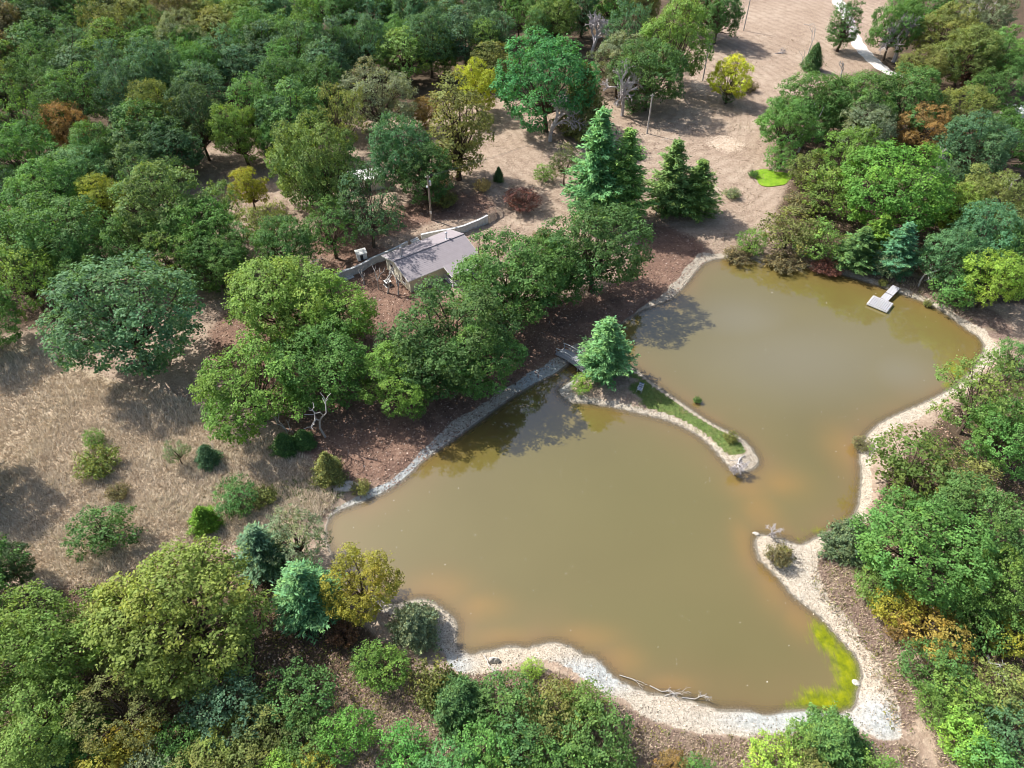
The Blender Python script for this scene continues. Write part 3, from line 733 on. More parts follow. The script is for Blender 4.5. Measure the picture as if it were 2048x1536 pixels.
def footbridge():
    a = at_z(1119, 702, .6); b = at_z(1180, 744, .6); d = (b - a)[:2]; L = np.linalg.norm(d); d /= L; q = np.array([-d[1], d[0]])
    r = empty('footbridge', (a[0], a[1], 0)); tag(r, 'small arched grey timber footbridge leading to the island', 'bridge')
    wd_ = 1.5; zf = lambda t: .62 + .55 * 4 * t * (1 - t) * .8
    n = 22; an = math.atan2(d[1], d[0])
    for k in range(n):
        t = (k + .5) / n; sl = math.atan2(.44 * 4 * (1 - 2 * t), L)
        R = Matrix.Rotation(an, 3, 'Z') @ Matrix.Rotation(-sl, 3, 'Y')
        MB().box((0, 0, 0), (L / n - .03, wd_, .05), R).build('deck_plank', M_BRIDGE, r).location = (d[0] * L * t, d[1] * L * t, zf(t))
    ts = np.linspace(0, 1, 13)
    for s in (-1, 1):
        P = lambda t, z: (d[0] * L * t + q[0] * s * wd_ / 2, d[1] * L * t + q[1] * s * wd_ / 2, zf(t) + z)
        m = MB(); [m.bar(P(t0, -.14), P(t1, -.14), .09, .22) for t0, t1 in zip(ts[:-1], ts[1:])]; m.build('stringer', M_BRIDGE, r)
        m = MB(); [m.bar(P(t0, .95), P(t1, .95), .09, .09) for t0, t1 in zip(ts[:-1], ts[1:])]; m.build('handrail', M_FLOAT, r)
        m = MB(); [m.bar(P(t0, .5), P(t1, .5), .04, .07) for t0, t1 in zip(ts[:-1], ts[1:])]; m.build('mid_rail', M_BRIDGE, r)
        for t in np.linspace(.03, .97, 5): MB().bar(P(t, -.2), P(t, .98), .09, .09).build('rail_post', M_BRIDGE, r)
    for t in (.3, .7):
        for s in (-.6, .6): MB().bar((d[0] * L * t + q[0] * s, d[1] * L * t + q[1] * s, -1.2), (d[0] * L * t + q[0] * s, d[1] * L * t + q[1] * s, zf(t) - .2), .12, .12).build('pile', M_BRIDGE, r)
footbridge()

def lawn_chair():
    p = ground(1279, 782); r = empty('lawn_chair', p, math.radians(150)); tag(r, 'blue and white lawn chair on the island grass beside the pine', 'chair')
    for k in range(5): MB().box((0, -.2 + k * .11, .42), (.56, .09, .02)).build('seat_strap', M_BLUE if k % 2 else M_WHITE, r)
    for k in range(5): MB().box((0, -.3 - k * .05, .52 + k * .12), (.56, .02, .1)).build('back_strap', M_BLUE if k % 2 == 0 else M_WHITE, r)
    for x in (-.3, .3):
        MB().bar((x, .3, 0), (x, -.25, .45), .03, .03).build('leg', M_WHITE, r); MB().bar((x, -.32, 0), (x, .3, .43), .03, .03).build('leg', M_WHITE, r)
        MB().bar((x, -.24, .42), (x, -.52, 1.08), .03, .03).build('back_frame', M_WHITE, r); MB().bar((x, .28, .62), (x, -.34, .64), .05, .03).build('armrest', M_WHITE, r)
lawn_chair()

# ------------------------------------------------------------------ trees: prototypes
def unit(v): return v / (np.linalg.norm(v, axis=-1, keepdims=True) + 1e-9)
def leaf_quads(rng, P, Nrm, L, aspect=.62, along=None):
    """diamond leaf sprays at P with normals Nrm; along: preferred direction of the long axis"""
    n = len(P)
    t = unit(rng.normal(size=(n, 3)) + (0 if along is None else along * 2.2))
    t = unit(t - (t * Nrm).sum(1, keepdims=True) * Nrm); b = np.cross(Nrm, t)
    l = L * rng.uniform(.65, 1.35, (n, 1))
    Q = np.stack([P - t * l * .5, P + b * l * aspect * .5 + Nrm * l * .06, P + t * l * .5, P - b * l * aspect * .5 + Nrm * l * .06], 1)
    return Q
def leaf_mesh(name, Q, var, hue, mat):
    n = len(Q)
    return fast_mesh(name, Q.reshape(-1, 3), np.arange(4 * n).reshape(n, 4), mat, {'var': np.repeat(var, 4), 'hue': np.repeat(hue, 4)})
def clump_leaves(rng, C, D, cr, per, L, upw=.5, rnd=.75, aspect=.62, flat=.6, along=None, lobe=None):
    m = len(C); cv = rng.uniform(size=m); ch = rng.uniform(size=m)
    if lobe is not None: lv = rng.uniform(size=lobe.max() + 1)[lobe]; lh = rng.uniform(size=lobe.max() + 1)[lobe]; cv = cv * .5 + lv * .5; ch = ch * .35 + lh * .65
    off = rng.normal(size=(m, per, 3)) * cr * .55; off[..., 2] *= flat
    P = (C[:, None] + off).reshape(-1, 3)
    Dn = np.repeat(D, per, 0)
    Nr = unit(Dn * .7 + np.array([0, 0, upw]) + rng.normal(size=P.shape) * rnd * .6)
    var = np.clip(np.repeat(cv, per) * .55 + rng.uniform(size=len(P)) * .45, 0, 1)
    hue = np.clip(np.repeat(ch, per) * .8 + rng.uniform(size=len(P)) * .2, 0, 1)
    al = None if along is None else np.repeat(along, per, 0)
    return leaf_quads(rng, P, Nr, L, aspect, al), var, hue
def limb(mb, rng, a, b, r0, r1, k=4, wob=.08, sides=5):
    a = np.array(a, float); b = np.array(b, float); L = np.linalg.norm(b - a)
    pts = [a + (b - a) * t + (rng.normal(size=3) * L * wob * (0 < t < 1)) for t in np.linspace(0, 1, k)]
    mb.tube(pts, list(np.linspace(r0, r1, k)), sides, True)
    return pts
def broadleaf(seed, W, H, bot, nl, leaf, per, dens, lobe_r, shape='dome', cr=.5, upw=.75):
    """returns trunk mesh, crown mesh; W crown width, H total height, bot = height of the crown's underside"""
    rng = np.random.default_rng(seed); a = W / 2; b = (H - bot) / 2; cz = bot + b
    lobes = []
    i = 0
    while len(lobes) < nl and i < 4000:
        i += 1
        d = unit(rng.normal(size=3))
        if shape == 'dome' and d[2] < -.75: continue
        rr = rng.uniform(.58, .92) if rng.uniform() < .9 else rng.uniform(.2, .6)
        if shape == 'dome': k = np.array([a, a, b])
        else: k = np.array([a, a, b])
        r = lobe_r * a * rng.uniform(.6, 1.4)
        lim = np.maximum(k - r * .75, k * .2)
        c = d * lim * (rr / .75) ; c[2] += cz
        if any(np.linalg.norm((c - q) / np.array([1, 1, .8])) < .5 * (r + s) * .78 for q, s in lobes): continue
        lobes.append((c, r))
    C = []; D = []; LI = []
    for c, r in lobes:
        n = int(dens * r * r * 4)
        d = unit(rng.normal(size=(n, 3))); out = unit((c - np.array([0, 0, cz - b * .4]))[None])
        keep = (d @ out[0] > -.25) | (d[:, 2] > .15); d = d[keep]
        p = c + d * np.array([1, 1, .64]) * r * rng.uniform(.72, 1.08, (len(d), 1))
        ok = np.ones(len(p), bool)
        for c2, r2 in lobes:
            if c2 is not c: ok &= np.linalg.norm((p - c2) / np.array([1, 1, .64]), axis=1) > r2 * .78
        ok &= p[:, 2] > .08 * H * (shape != 'dome') + (.05 if bot < .3 else bot * .7) * (shape == 'dome')
        C.append(p[ok]); D.append(d[ok]); LI.append(np.full(ok.sum(), len(LI)))
    C = np.concatenate(C); D = np.concatenate(D)
    Q, var, hue = clump_leaves(rng, C, D, cr, per, leaf, upw, lobe=np.concatenate(LI))
    mb = MB(); tr = max(.018 * H + .006 * W, .05)
    fork = np.array([rng.normal() * .02 * H, rng.normal() * .02 * H, bot + .15 * (H - bot)])
    mb.tube([(0, 0, -.25), (0, 0, .05 * H), tuple(fork * .55 + rng.normal(size=3) * .05), tuple(fork)], [tr * 1.6, tr * 1.15, tr, tr * .8], 7)
    for c, r in lobes:
        m = fork + (c - fork) * rng.uniform(.35, .55) + rng.normal(size=3) * .04 * W
        limb(mb, rng, fork, m, tr * .5, tr * .3, 3, .06); limb(mb, rng, m, c + (c - m) * .15, tr * .3, tr * .08, 3, .08, 4)
        for _ in range(2):
            e = c + unit(rng.normal(size=3) + np.array([0, 0, .5])) * r * 1.0; limb(mb, rng, c, e, tr * .12, tr * .03, 3, .1, 3)
    return trunk_mesh(mb, M_BARK), leaf_mesh('crown', Q, var, hue, M_LEAF)
def trunk_mesh(mb, mat, name='trunk'):
    me = bpy.data.meshes.new(name); me.from_pydata(mb.v, [], mb.f); me.update(); me.materials.append(mat); return me
def white_pine(seed, W, H, leaf=.42):
    rng = np.random.default_rng(seed); mb = MB(); mb.tube([(0, 0, -.2), (0, 0, H * .5), (0, 0, H * .97)], [.02 * H, .013 * H, .02], 7)
    C = []; D = []; A = []
    z = .07 * H
    while z < H * .98:
        f = z / H; rad = W / 2 * (1 - f) ** .78 * (.95 + .15 * math.sin(seed + z)) * min(1, .72 + f * 2)
        nb = 7 if f < .7 else 5; a0 = rng.uniform(0, 6.28)
        for k in range(nb):
            a = a0 + 6.283 * k / nb + rng.normal() * .2; r = max(rad * rng.uniform(.6, 1.2), .25); rise = .18 + .45 * f
            e = np.array([math.cos(a), math.sin(a), 0])
            tip = e * r + np.array([0, 0, z + rise * r])
            mb.tube([(0, 0, z), tuple(e * r * .5 + np.array([0, 0, z + rise * r * .3])), tuple(tip)], [.035, .025, .008], 3, False)
            nt_ = max(3, int(r / .30))
            for t in np.linspace(.28, 1.02, nt_):
                p = e * r * t + np.array([0, 0, z + rise * r * t * t])
                for s in range(2 if t < .9 else 1):
                    side = np.cross(e, [0, 0, 1]) * rng.normal() * r * .17 * (1.1 - .5 * t)
                    C.append(p + side + rng.normal(size=3) * .05); D.append(unit(e * .5 + np.array([0, 0, .8]))); A.append(unit(e + side * .8 + np.array([0, 0, .25])))
        z += rng.uniform(.42, .66) * (1.25 - .5 * f)
    Q, var, hue = clump_leaves(rng, np.array(C), np.array(D), .30, 9, leaf, .5, .9, .30, .55, np.array(A))
    return trunk_mesh(mb, M_BARK), leaf_mesh('crown', Q, var, hue, M_NEEDLE)
def cedar(seed, W, H, leaf=.24, n=1500, per=7, power=.7):
    rng = np.random.default_rng(seed); f = rng.uniform(0.02, 1, n) ** 1.15
    prof = np.minimum(1, .55 + f * 3.2) * (1 - f) ** power; prof /= prof.max()
    a = rng.uniform(0, 6.283, n)
    lump = 1 + .22 * np.sin(3 * a + 7 * f + seed) + .16 * np.sin(7 * a - 13 * f + 2 * seed) + rng.normal(size=n) * .12
    r = W / 2 * prof * lump * rng.uniform(.72, 1.0, n)
    C = np.stack([r * np.cos(a), r * np.sin(a), f * H], 1)
    D = unit(np.stack([np.cos(a), np.sin(a), np.full(n, .35)], 1)); A = unit(np.stack([np.cos(a) * .45, np.sin(a) * .45, np.full(n, 1.0)], 1))
    Q, var, hue = clump_leaves(rng, C, D, .24, per, leaf, .25, .8, .42, 1.0, A)
    mb = MB(); mb.tube([(0, 0, -.2), (0, 0, H * .6), (0, 0, H * .95)], [.02 * H, .012 * H, .02], 6)
    return trunk_mesh(mb, M_BARK), leaf_mesh('crown', Q, var, hue, M_NEEDLE)
def bare(seed, H, W, mat, levels=4, fork=(3, 4), spread=.55, trunk=.32, r0=.02, up=.35, name='branches', multi=1):
    rng = np.random.default_rng(seed); mb = MB(); tb = MB()
    def grow(p, d, L, r, lev):
        q = p + d * L; mid = p + d * L * .5 + rng.normal(size=3) * L * .07
        (tb if lev == 0 else mb).tube([tuple(p), tuple(mid), tuple(q)], [r, r * .85, r * .68], 6 if lev == 0 else (4 if lev < 3 else 3), lev == 0)
        if lev >= levels: return
        for k in range(rng.integers(*fork) if fork[1] > fork[0] else fork[0]):
            s = rng.normal(size=3); s -= s @ d * d; s = unit(s)
            nd = unit(d * (1 - spread * .5) + s * spread * rng.uniform(.7, 1.3) + np.array([0, 0, up * .4]))
            st = q if k < 2 else p + d * L * rng.uniform(.45, .95)
            grow(st, nd, L * rng.uniform(.55, .85), r * .66, lev + 1)
    for m in range(multi):
        d0 = unit(np.array([rng.normal() * (.08 if multi == 1 else .35), rng.normal() * (.08 if multi == 1 else .35), 1.0]))
        grow(np.array([0, 0, -.15]), d0, H * trunk, r0 * H, 0)
    V = np.array(tb.v + mb.v); s_ = np.array([W / max(np.ptp(V[:, 0]), np.ptp(V[:, 1]), .1), W / max(np.ptp(V[:, 0]), np.ptp(V[:, 1]), .1), H / max(V[:, 2].max(), .1)])
    tb.v = [tuple(np.array(v) * s_) for v in tb.v]; mb.v = [tuple(np.array(v) * s_) for v in mb.v]
    return trunk_mesh(tb, mat), trunk_mesh(mb, mat, 'branches')
def weed(seed, W, H, n, leaf, mat_leaf):
    """low brush: arching stems carrying small leaves"""
    rng = np.random.default_rng(seed); mb = MB(); C = []; D = []
    for k in range(n):
        a = rng.uniform(0, 6.283); r = W / 2 * math.sqrt(rng.uniform(.02, 1)); h = H * rng.uniform(.55, 1.05) * (1 - .45 * (2 * r / W) ** 2)
        b = np.array([math.cos(a), math.sin(a), 0]) * r * .35; t = np.array([math.cos(a), math.sin(a), 0]) * r + np.array([0, 0, h])
        mb.tube([tuple(b), tuple((b + t) / 2 + np.array([0, 0, h * .15])), tuple(t)], [.022, .016, .006], 3, False)
        for q in rng.uniform(.4, 1.05, 6):
            C.append(b + (t - b) * q + np.array([0, 0, h * .2 * q * (1 - q)]) + rng.normal(size=3) * .06); D.append(unit(t - b))
    Q, var, hue = clump_leaves(rng, np.array(C), np.array(D), .2, 4, leaf, .5, .9, .5, .9)
    return trunk_mesh(mb, M_BROWNTWIG, 'stems'), leaf_mesh('foliage', Q, var, hue, M_LEAF)

PROTO = {}
def reg(kind, meshes, W, H, bfrac, names, cone=False): PROTO.setdefault(kind, []).append((meshes, W, H, bfrac, names, cone))
TC = ('trunk', 'crown')
for s in range(9): reg('oak', broadleaf(20 + s, 14, 13, .7 + .2 * (s % 3), 40 + 4 * (s % 4), .34, 16, 2.8, (.26, .30, .33)[s % 3]), 14.2, 13.0, .45, TC)
for s in range(2): reg('open', broadleaf(60 + s, 14, 13, 1.6, 32, .34, 13, 1.7, .28), 14.2, 13.0, .44, TC)
for s in range(3): reg('tall', broadleaf(40 + s, 8, 15, .9, 56, .33, 14, 2.7, .42, 'col'), 8, 15, .46, TC)
for s in range(4): reg('shrub', broadleaf(80 + s, 6, 5.2, .2, 34, .25, 12, 4.0, .36, 'col', .36), 5.8, 5.2, .48, TC)
for s in range(2): reg('wood', broadleaf(100 + s, 11, 13, 1.8, 34, .40, 13, 2.4, .33), 11, 13, .43, TC)
for s in range(2): reg('pine', white_pine(3 + s, 7.0, 14.5), 5.3, 14.3, 0, TC, True)
for s in range(2): reg('cedar', cedar(5 + s, 3.2, 5.0), 3.2, 5.0, 0, TC, True)
reg('juniper', cedar(9, 6.5, 9, .34, 2300, 8, .6), 6.5, 9, 0, TC, True)
for s in range(2): reg('bare', bare(30 + s, 9, 7, M_GREYTWIG, 5, (3, 5), .62, .18, .021, .3), 9, 7, 0, ('trunk', 'branches'), True)
for s in range(2): reg('snag', bare(50 + s, 8, 5, M_PALE, 3, (2, 4), .75, .36, .022, .2), 8, 5, 0, ('trunk', 'branches'), True)
for s in range(2): reg('sapling', bare(70 + s, 6, 2, M_PALE, 2, (2, 4), .35, .45, .017, .6), 6, 2, 0, ('trunk', 'branches'), True)
for s in range(2): reg('weed', weed(90 + s, 4, 1.8, 90, .2, None), 4, 1.8, .48, ('stems', 'foliage'))
for kind in ('bare', 'snag', 'sapling'): PROTO[kind] = [(m, W_, H_, b_, n_, c_) for (m, H_, W_, b_, n_, c_) in PROTO[kind]]

PAL = {'green': (.070, .140, .040), 'blue': (.062, .120, .060), 'olive': (.112, .132, .042), 'lime': (.140, .220, .042), 'yellow': (.215, .235, .030),
       'orange': (.165, .115, .042), 'dark': (.048, .084, .038), 'grey': (.120, .148, .086), 'rust': (.125, .072, .050), 'mint': (.092, .200, .082),
       'gold': (.180, .182, .032), 'brown': (.115, .110, .055), 'red': (.115, .052, .044), 'deep': (.054, .110, .036), 'moss': (.094, .155, .038), 'straw': (.30, .24, .12)}
NAMES = {'oak': 'oak_tree', 'open': 'oak_tree', 'wood': 'forest_tree', 'tall': 'tall_tree', 'shrub': 'shrub', 'pine': 'pine_tree', 'cedar': 'cedar_tree', 'juniper': 'cedar_tree',
         'bare': 'bare_tree', 'snag': 'dead_tree', 'sapling': 'dead_sapling', 'weed': 'brush'}
CATS = {'shrub': 'shrub', 'weed': 'shrub'}
COUNT = {}
PLACED = []
_pr = random.Random(77)
def plant(kind, cx, ytop, wpx, ratio, colour, label, group=None, sub=None):
    """put a tree so that its crown's top shows at photo pixel (cx, ytop) with a width of wpx photo pixels; ratio = height / width"""
    lst = PROTO[kind]; k = COUNT.get(kind, 0) if sub is None else sub; COUNT[kind] = COUNT.get(kind, 0) + 1
    meshes, W, H, bf, names, cone = lst[k % len(lst)]
    z0 = .8; dep = depth_of(at_z(cx, min(ytop + wpx * .6, 1500), 3))
    for _ in range(6):
        s = dep / FPX; w = wpx * s; h = w * ratio * (1.06 if kind in ('oak', 'open') else 1.0)
        if cone: P = at_z(cx, ytop, z0 + h)
        else:
            b = bf * h; a = w / 2
            yc = ytop
            for _2 in range(2):
                th = math.radians(45) - math.atan((768 - yc) / FPX)
                yc = ytop + math.hypot(b * math.cos(th), a * math.sin(th)) / s
            P = at_z(cx, yc, z0 + h - b)
        z0 = max(hz(P[0], P[1]), 0); dep = depth_of((P[0], P[1], z0 + h * .6))
    r = empty(NAMES[kind], (P[0], P[1], z0), _pr.uniform(0, 6.283))
    e_ = _pr.uniform(.9, 1.12) if kind in ('oak', 'wood', 'open', 'shrub') else 1.0
    r.scale = (w / W * e_, w / W / e_, h / H)
    tag(r, label, CATS.get(kind, 'tree'), group)
    col = PAL[colour] if isinstance(colour, str) else colour
    jit = _pr.uniform(.88, 1.12); col = tuple(c * jit * _pr.uniform(.94, 1.06) for c in col)
    for nm, me in zip(names, meshes):
        o = bpy.data.objects.new(nm, me); COL.objects.link(o); o.parent = r
        if nm in ('crown', 'foliage'): o.color = (*col, 1)
    PLACED.append((kind, cx, ytop, wpx, P[0], P[1], w))
    return r

# ------------------------------------------------------------------ trees, shrubs and brush one by one (photo pixels of the crown top, width, height / width)
G_YARD = 'trees round the house'; G_LEFT = 'trees of the left wood'; G_RIGHT = 'trees of the right wood'; G_NEAR = 'trees on the near shore'; G_FAR = 'trees of the far wood'
G_BARE = 'bare dead trees'; G_FIELD = 'shrubs in the straw field'; G_BUSH = 'shrubs on the near shore'; G_RB = 'shrubs on the right bank'; G_SAP = 'dead saplings by the house'
T = [
 # around the house and the left yard
 ('oak', 898, 552, 240, .92, 'deep', 'broad green oak in front of the cream house wall', G_YARD),
 ('oak', 1020, 455, 225, .85, 'green', 'green oak covering the right end of the house roof', G_YARD),
 ('oak', 1190, 405, 195, .95, 'deep', 'dark green oak at the foot of the two tall pines', G_YARD),
 ('open', 990, 545, 160, .95, 'green', 'green oak between the house and the footbridge shore', G_YARD),
 ('oak', 850, 640, 175, .9, 'deep', 'deep green oak above the bright green small oak', G_YARD),
 ('oak', 955, 640, 165, .9, 'green', 'green oak nearest the pond bank left of the footbridge', G_YARD),
 ('oak', 1100, 470, 150, 1.0, 'green', 'green oak between the roof oak and the dark pine foot oak', G_YARD),
 ('oak', 785, 690, 150, 1.0, 'moss', 'bright green small oak leaning to the pond bank below the house', G_YARD),
 ('oak', 560, 505, 215, .85, 'moss', 'light green oak with pale bare limbs left of the house', G_YARD),
 ('oak', 655, 545, 175, .9, 'moss', 'light green oak nearest the bare saplings beside the house', G_YARD),
 ('oak', 500, 668, 225, .80, (.085, .170, .034), 'bright green oak at the edge of the straw field', G_YARD),
 ('oak', 640, 640, 190, .85, 'green', 'shaded green oak behind the two white snags', G_YARD),
 ('oak', 245, 510, 265, .88, 'blue', 'huge dark blue green oak at the top of the straw field', G_YARD),
 ('open', 48, 480, 150, 1.1, 'moss', 'yellow green open tree at the left edge above the field', G_LEFT),
 ('oak', -50, 560, 150, 1.0, 'green', 'green tree cut by the left edge beside the field', G_LEFT),
 ('oak', 335, 328, 185, 1.0, (.085, .145, .048), 'large dusty green oak in the middle of the left wood', G_LEFT),
 ('oak', 120, 388, 190, .95, 'green', 'large green oak left of the dusty green oak', G_LEFT),
 ('oak', 20, 410, 120, 1.0, 'green', 'green oak at the left edge behind the yellow green open tree', G_LEFT),
 ('oak', 205, 350, 100, 1.0, (.155, .190, .030), 'yellow green crowned tree inside the left wood', G_LEFT),
 ('oak', 150, 290, 135, .9, (.085, .15, .065), 'dusty green tree below the orange brown tree', G_LEFT),
 ('oak', 258, 262, 130, .9, (.080, .145, .062), 'dusty green tree right of the orange brown tree', G_LEFT),
 ('oak', 40, 236, 135, 1.05, 'green', 'fresh green tree at the left edge beside the orange brown tree', G_LEFT),
 ('oak', 128, 205, 95, 1.15, 'orange', 'orange brown tree standing out of the left wood', G_LEFT),
 ('tall', 245, 168, 48, 1.9, 'gold', 'slim yellow topped tree in the left wood', G_LEFT),
 ('oak', 392, 165, 108, 1.45, 'dark', 'tall dark grey green oak beside the small shaded clearing', G_LEFT),
 ('tall', 506, 152, 78, 2.0, 'green', 'tall column shaped green tree right of the small clearing', G_LEFT),
 ('oak', 560, 235, 85, 1.1, 'green', 'round green tree right of the tall column shaped tree', G_YARD),
 ('oak', 630, 235, 160, 1.35, (.095, .150, .045), 'big light green oak uphill left of the house', G_YARD),
 ('open', 440, 360, 95, 1.2, (.085, .145, .045), 'thin crowned tree with visible trunks in the left wood', G_LEFT),
 ('oak', 497, 328, 78, 1.2, 'gold', 'small yellow leaved tree below the clearing', G_LEFT),
 ('open', 535, 400, 105, 1.1, 'olive', 'olive yellow understorey tree below the big light green oak', G_YARD),
 ('oak', 430, 470, 120, .9, 'deep', 'low shaded green oak behind the huge blue green oak', G_LEFT),
 ('open', 735, 335, 150, 1.1, 'dark', 'dark thin crowned oak above the retaining wall', G_YARD),
 ('oak', 800, 228, 135, 1.15, (.042, .100, .042), 'round dark green tree left of the tall olive tree', G_YARD),
 ('tall', 912, 165, 120, 1.75, 'olive', 'tall dark olive tree beside the open lawn', G_YARD),
 ('oak', 755, 123, 150, .95, 'grey', 'grey green oak at the front of the far wood', G_FAR),
 ('oak', 953, 120, 90, 1.15, 'yellow', 'yellow tree above the tall dark olive tree', G_FAR),
 ('oak', 848, 195, 60, 1.0, 'orange', 'small orange brown tree behind the tall olive tree', G_FAR),
 ('oak', 1095, 70, 190, .98, (.050, .145, .050), 'big fresh green oak behind the grey bare tree', G_FAR),
 ('juniper', 1172, 130, 92, 1.55, 'olive', 'olive brown cedar right of the grey bare tree', G_FAR),
 ('bare', 1104, 184, 75, 1.35, 'grey', 'pale grey bare tree alone on the upper lawn', G_BARE),
 ('bare', 1257, 113, 95, 1.25, 'grey', 'large grey bare tree at the right end of the far wood', G_BARE),
 ('bare', 1190, 28, 60, 1.4, 'grey', 'pale bare branches inside the far wood', G_BARE),
 ('pine', 1208, 222, 125, 1.9, (.080, .180, .068), 'taller left pine of the pair above the pond', 'tall pines above the pond'),
 ('pine', 1262, 256, 112, 1.85, (.105, .195, .056), 'right pine of the pair above the pond', 'tall pines above the pond'),
 ('pine', 1358, 283, 100, 1.6, (.092, .170, .050), 'loose bushy pine right of the tall pine pair', 'tall pines above the pond'),
 ('pine', 1408, 318, 92, 1.35, (.098, .170, .050), 'lower bushy pine touching the loose bushy pine', 'tall pines above the pond'),
 ('snag', 1322, 362, 42, 1.8, 'grey', 'small grey dead tree between the pine pair and bushy pine', G_BARE),
 ('open', 1130, 288, 66, 1.25, (.085, .100, .050), 'thin grey leaved small tree left of the pine pair', G_YARD),
 ('shrub', 1088, 328, 44, .75, 'moss', 'round green bush left of the thin grey leaved tree', G_YARD),
 ('shrub', 1045, 372, 62, .75, 'red', 'dark red brown bush on the lawn above the house', G_YARD),
 ('cedar', 997, 335, 20, 1.5, 'deep', 'tiny dark cedar right of the tall olive tree', G_YARD),
 ('weed', 890, 378, 55, .55, 'olive', 'olive brush behind the brown utility pole', G_YARD),
 ('weed', 875, 330, 60, .7, 'straw', 'straw coloured brush below the tall olive tree', G_YARD),
 ('weed', 965, 355, 40, .6, 'straw', 'pale brush beside the tiny dark cedar', G_YARD),
 ('weed', 1085, 452, 45, .5, 'brown', 'brown brush right of the retaining wall end', G_YARD),
 ('shrub', 970, 222, 32, 1.2, 'olive', 'olive green bush under the yellow tree', G_YARD),
 ('sapling', 768, 538, 26, 2.3, 'grey', 'tallest bare sapling in front of the cream gable wall', G_SAP),
 ('sapling', 750, 533, 24, 2.4, 'grey', 'forked bare sapling left of the tallest bare sapling', G_SAP),
 ('sapling', 792, 556, 22, 1.9, 'grey', 'short bare sapling nearest the house corner', G_SAP),
 ('snag', 722, 533, 34, 1.3, 'grey', 'white leaning bare sapling below the retaining wall', G_SAP),
 ('snag', 610, 530, 70, 1.1, 'grey', 'pale dead limbs rising between the two light green oaks', G_BARE),
 # island and pond bank
 ('pine', 1222, 640, 108, 1.40, 'mint', 'blue green pine on the island beside the footbridge', 'pines by the pond'),
 ('shrub', 1163, 748, 42, .85, 'lime', 'yellow green bush at the foot of the island pine', 'shrubs by the pond'),
 ('weed', 1395, 790, 20, .7, 'green', 'small weed clump on the island grass', 'shrubs by the pond'),
 ('weed', 1462, 858, 34, .6, 'olive', 'dry weed clump near the tip of the island', 'shrubs by the pond'),
 ('weed', 1560, 1078, 62, .75, 'brown', 'brown brush mound on the pale spit', 'shrubs by the pond'),
 ('shrub', 1570, 1092, 26, .8, 'gold', 'yellow leaved bush in the brown brush on the spit', 'shrubs by the pond'),
 ('bare', 1552, 1052, 36, 1.1, 'grey', 'small grey bare bush on the spit', G_BARE),
 # lone trees on the lawn
 ('oak', 1462, 114, 78, 1.15, (.30, .32, .035), 'lone yellow green tree on the dry lawn', 'lone trees on the lawn'),
 ('shrub', 1456, 182, 26, .9, 'deep', 'dark bush at the foot of the lone yellow green tree', 'lone trees on the lawn'),
 ('cedar', 1636, 88, 38, 1.35, 'deep', 'small dark round cedar on the dry lawn', 'lone trees on the lawn'),
 ('tall', 1692, 0, 58, 1.75, 'deep', 'lone slim dark tree beside the pale road', 'lone trees on the lawn'),
 ('sapling', 1632, 52, 18, 3.0, 'grey', 'bare sapling behind the small dark cedar', G_BARE),
 ('sapling', 1695, 120, 24, 1.6, 'grey', 'bare sapling left of the pale road end', G_BARE),
 ('sapling', 1611, 98, 14, 2.6, 'grey', 'bare sapling left of the small dark cedar', G_BARE),
 ('weed', 1465, 372, 38, .5, 'grey', 'grey brush on the lawn left of the duckweed pool', 'lone trees on the lawn'),
 ('weed', 1500, 160, 36, .6, 'brown', 'brown brush right of the lone yellow green tree', 'lone trees on the lawn'),
 # straw field
 ('snag', 560, 822, 34, 2.6, 'grey', 'short leaning white snag at the field edge', G_BARE),
 ('snag', 626, 786, 62, 2.1, 'grey', 'tall white snag with twisted limbs at the pond side', G_BARE),
 ('cedar', 562, 870, 48, .95, 'deep', 'dark small cedar at the foot of the short snag', G_FIELD),
 ('cedar', 602, 862, 42, 1.0, 'deep', 'dark small cedar between the two white snags', G_FIELD),
 ('cedar', 648, 908, 58, 1.35, 'olive', 'olive brown cedar at the pond corner of the field', G_FIELD),
 ('weed', 190, 880, 95, .55, 'olive', 'large thin olive brush in the straw field', G_FIELD),
 ('shrub', 186, 858, 42, .8, 'moss', 'yellow green top of a bush above the thin olive brush', G_FIELD),
 ('open', 352, 876, 50, 1.35, 'grey', 'thin pale sapling beside the blue green cedar', G_FIELD),
 ('cedar', 405, 893, 46, 1.1, 'blue', 'small blue green cedar with dead tip in the field', G_FIELD),
 ('snag', 415, 890, 22, 1.2, 'grey', 'little white dead top beside the blue green cedar', G_BARE),
 ('shrub', 470, 950, 85, .75, 'deep', 'low dark green shrub near the pond side of the field', G_FIELD),
 ('weed', 525, 965, 60, .55, 'olive', 'olive weeds right of the low dark green shrub', G_FIELD),
 ('shrub', 203, 1003, 118, .80, 'deep', 'broad dark green shrub at the lower field', G_FIELD),
 ('cedar', 396, 1018, 56, 1.05, (.075, .150, .020), 'bright green dome shaped cedar in the lower field', G_FIELD),
 ('weed', 235, 960, 50, .6, 'brown', 'brown brush above the broad dark green shrub', G_FIELD),
 ('weed', 720, 955, 45, .5, 'olive', 'weeds on the bank beside the pale slab', G_FIELD),
 ('open', 592, 1012, 140, .95, (.130, .155, .100), 'feathery pale grey green tree at the pond corner', G_NEAR),
 ('oak', 15, 1083, 95, 1.1, 'dark', 'dark tree at the left edge below the field', G_NEAR),
 # near shore, left
 ('oak', 85, 1145, 250, .85, 'moss', 'big bright green oak at the lower left edge', G_NEAR),
 ('oak', 360, 1090, 300, .80, (.105, .130, .034), 'broad olive oak with bare branches near the lower left', G_NEAR),
 ('oak', 240, 1165, 170, .9, 'olive', 'olive tree between the bright green oak and broad olive oak', G_NEAR),
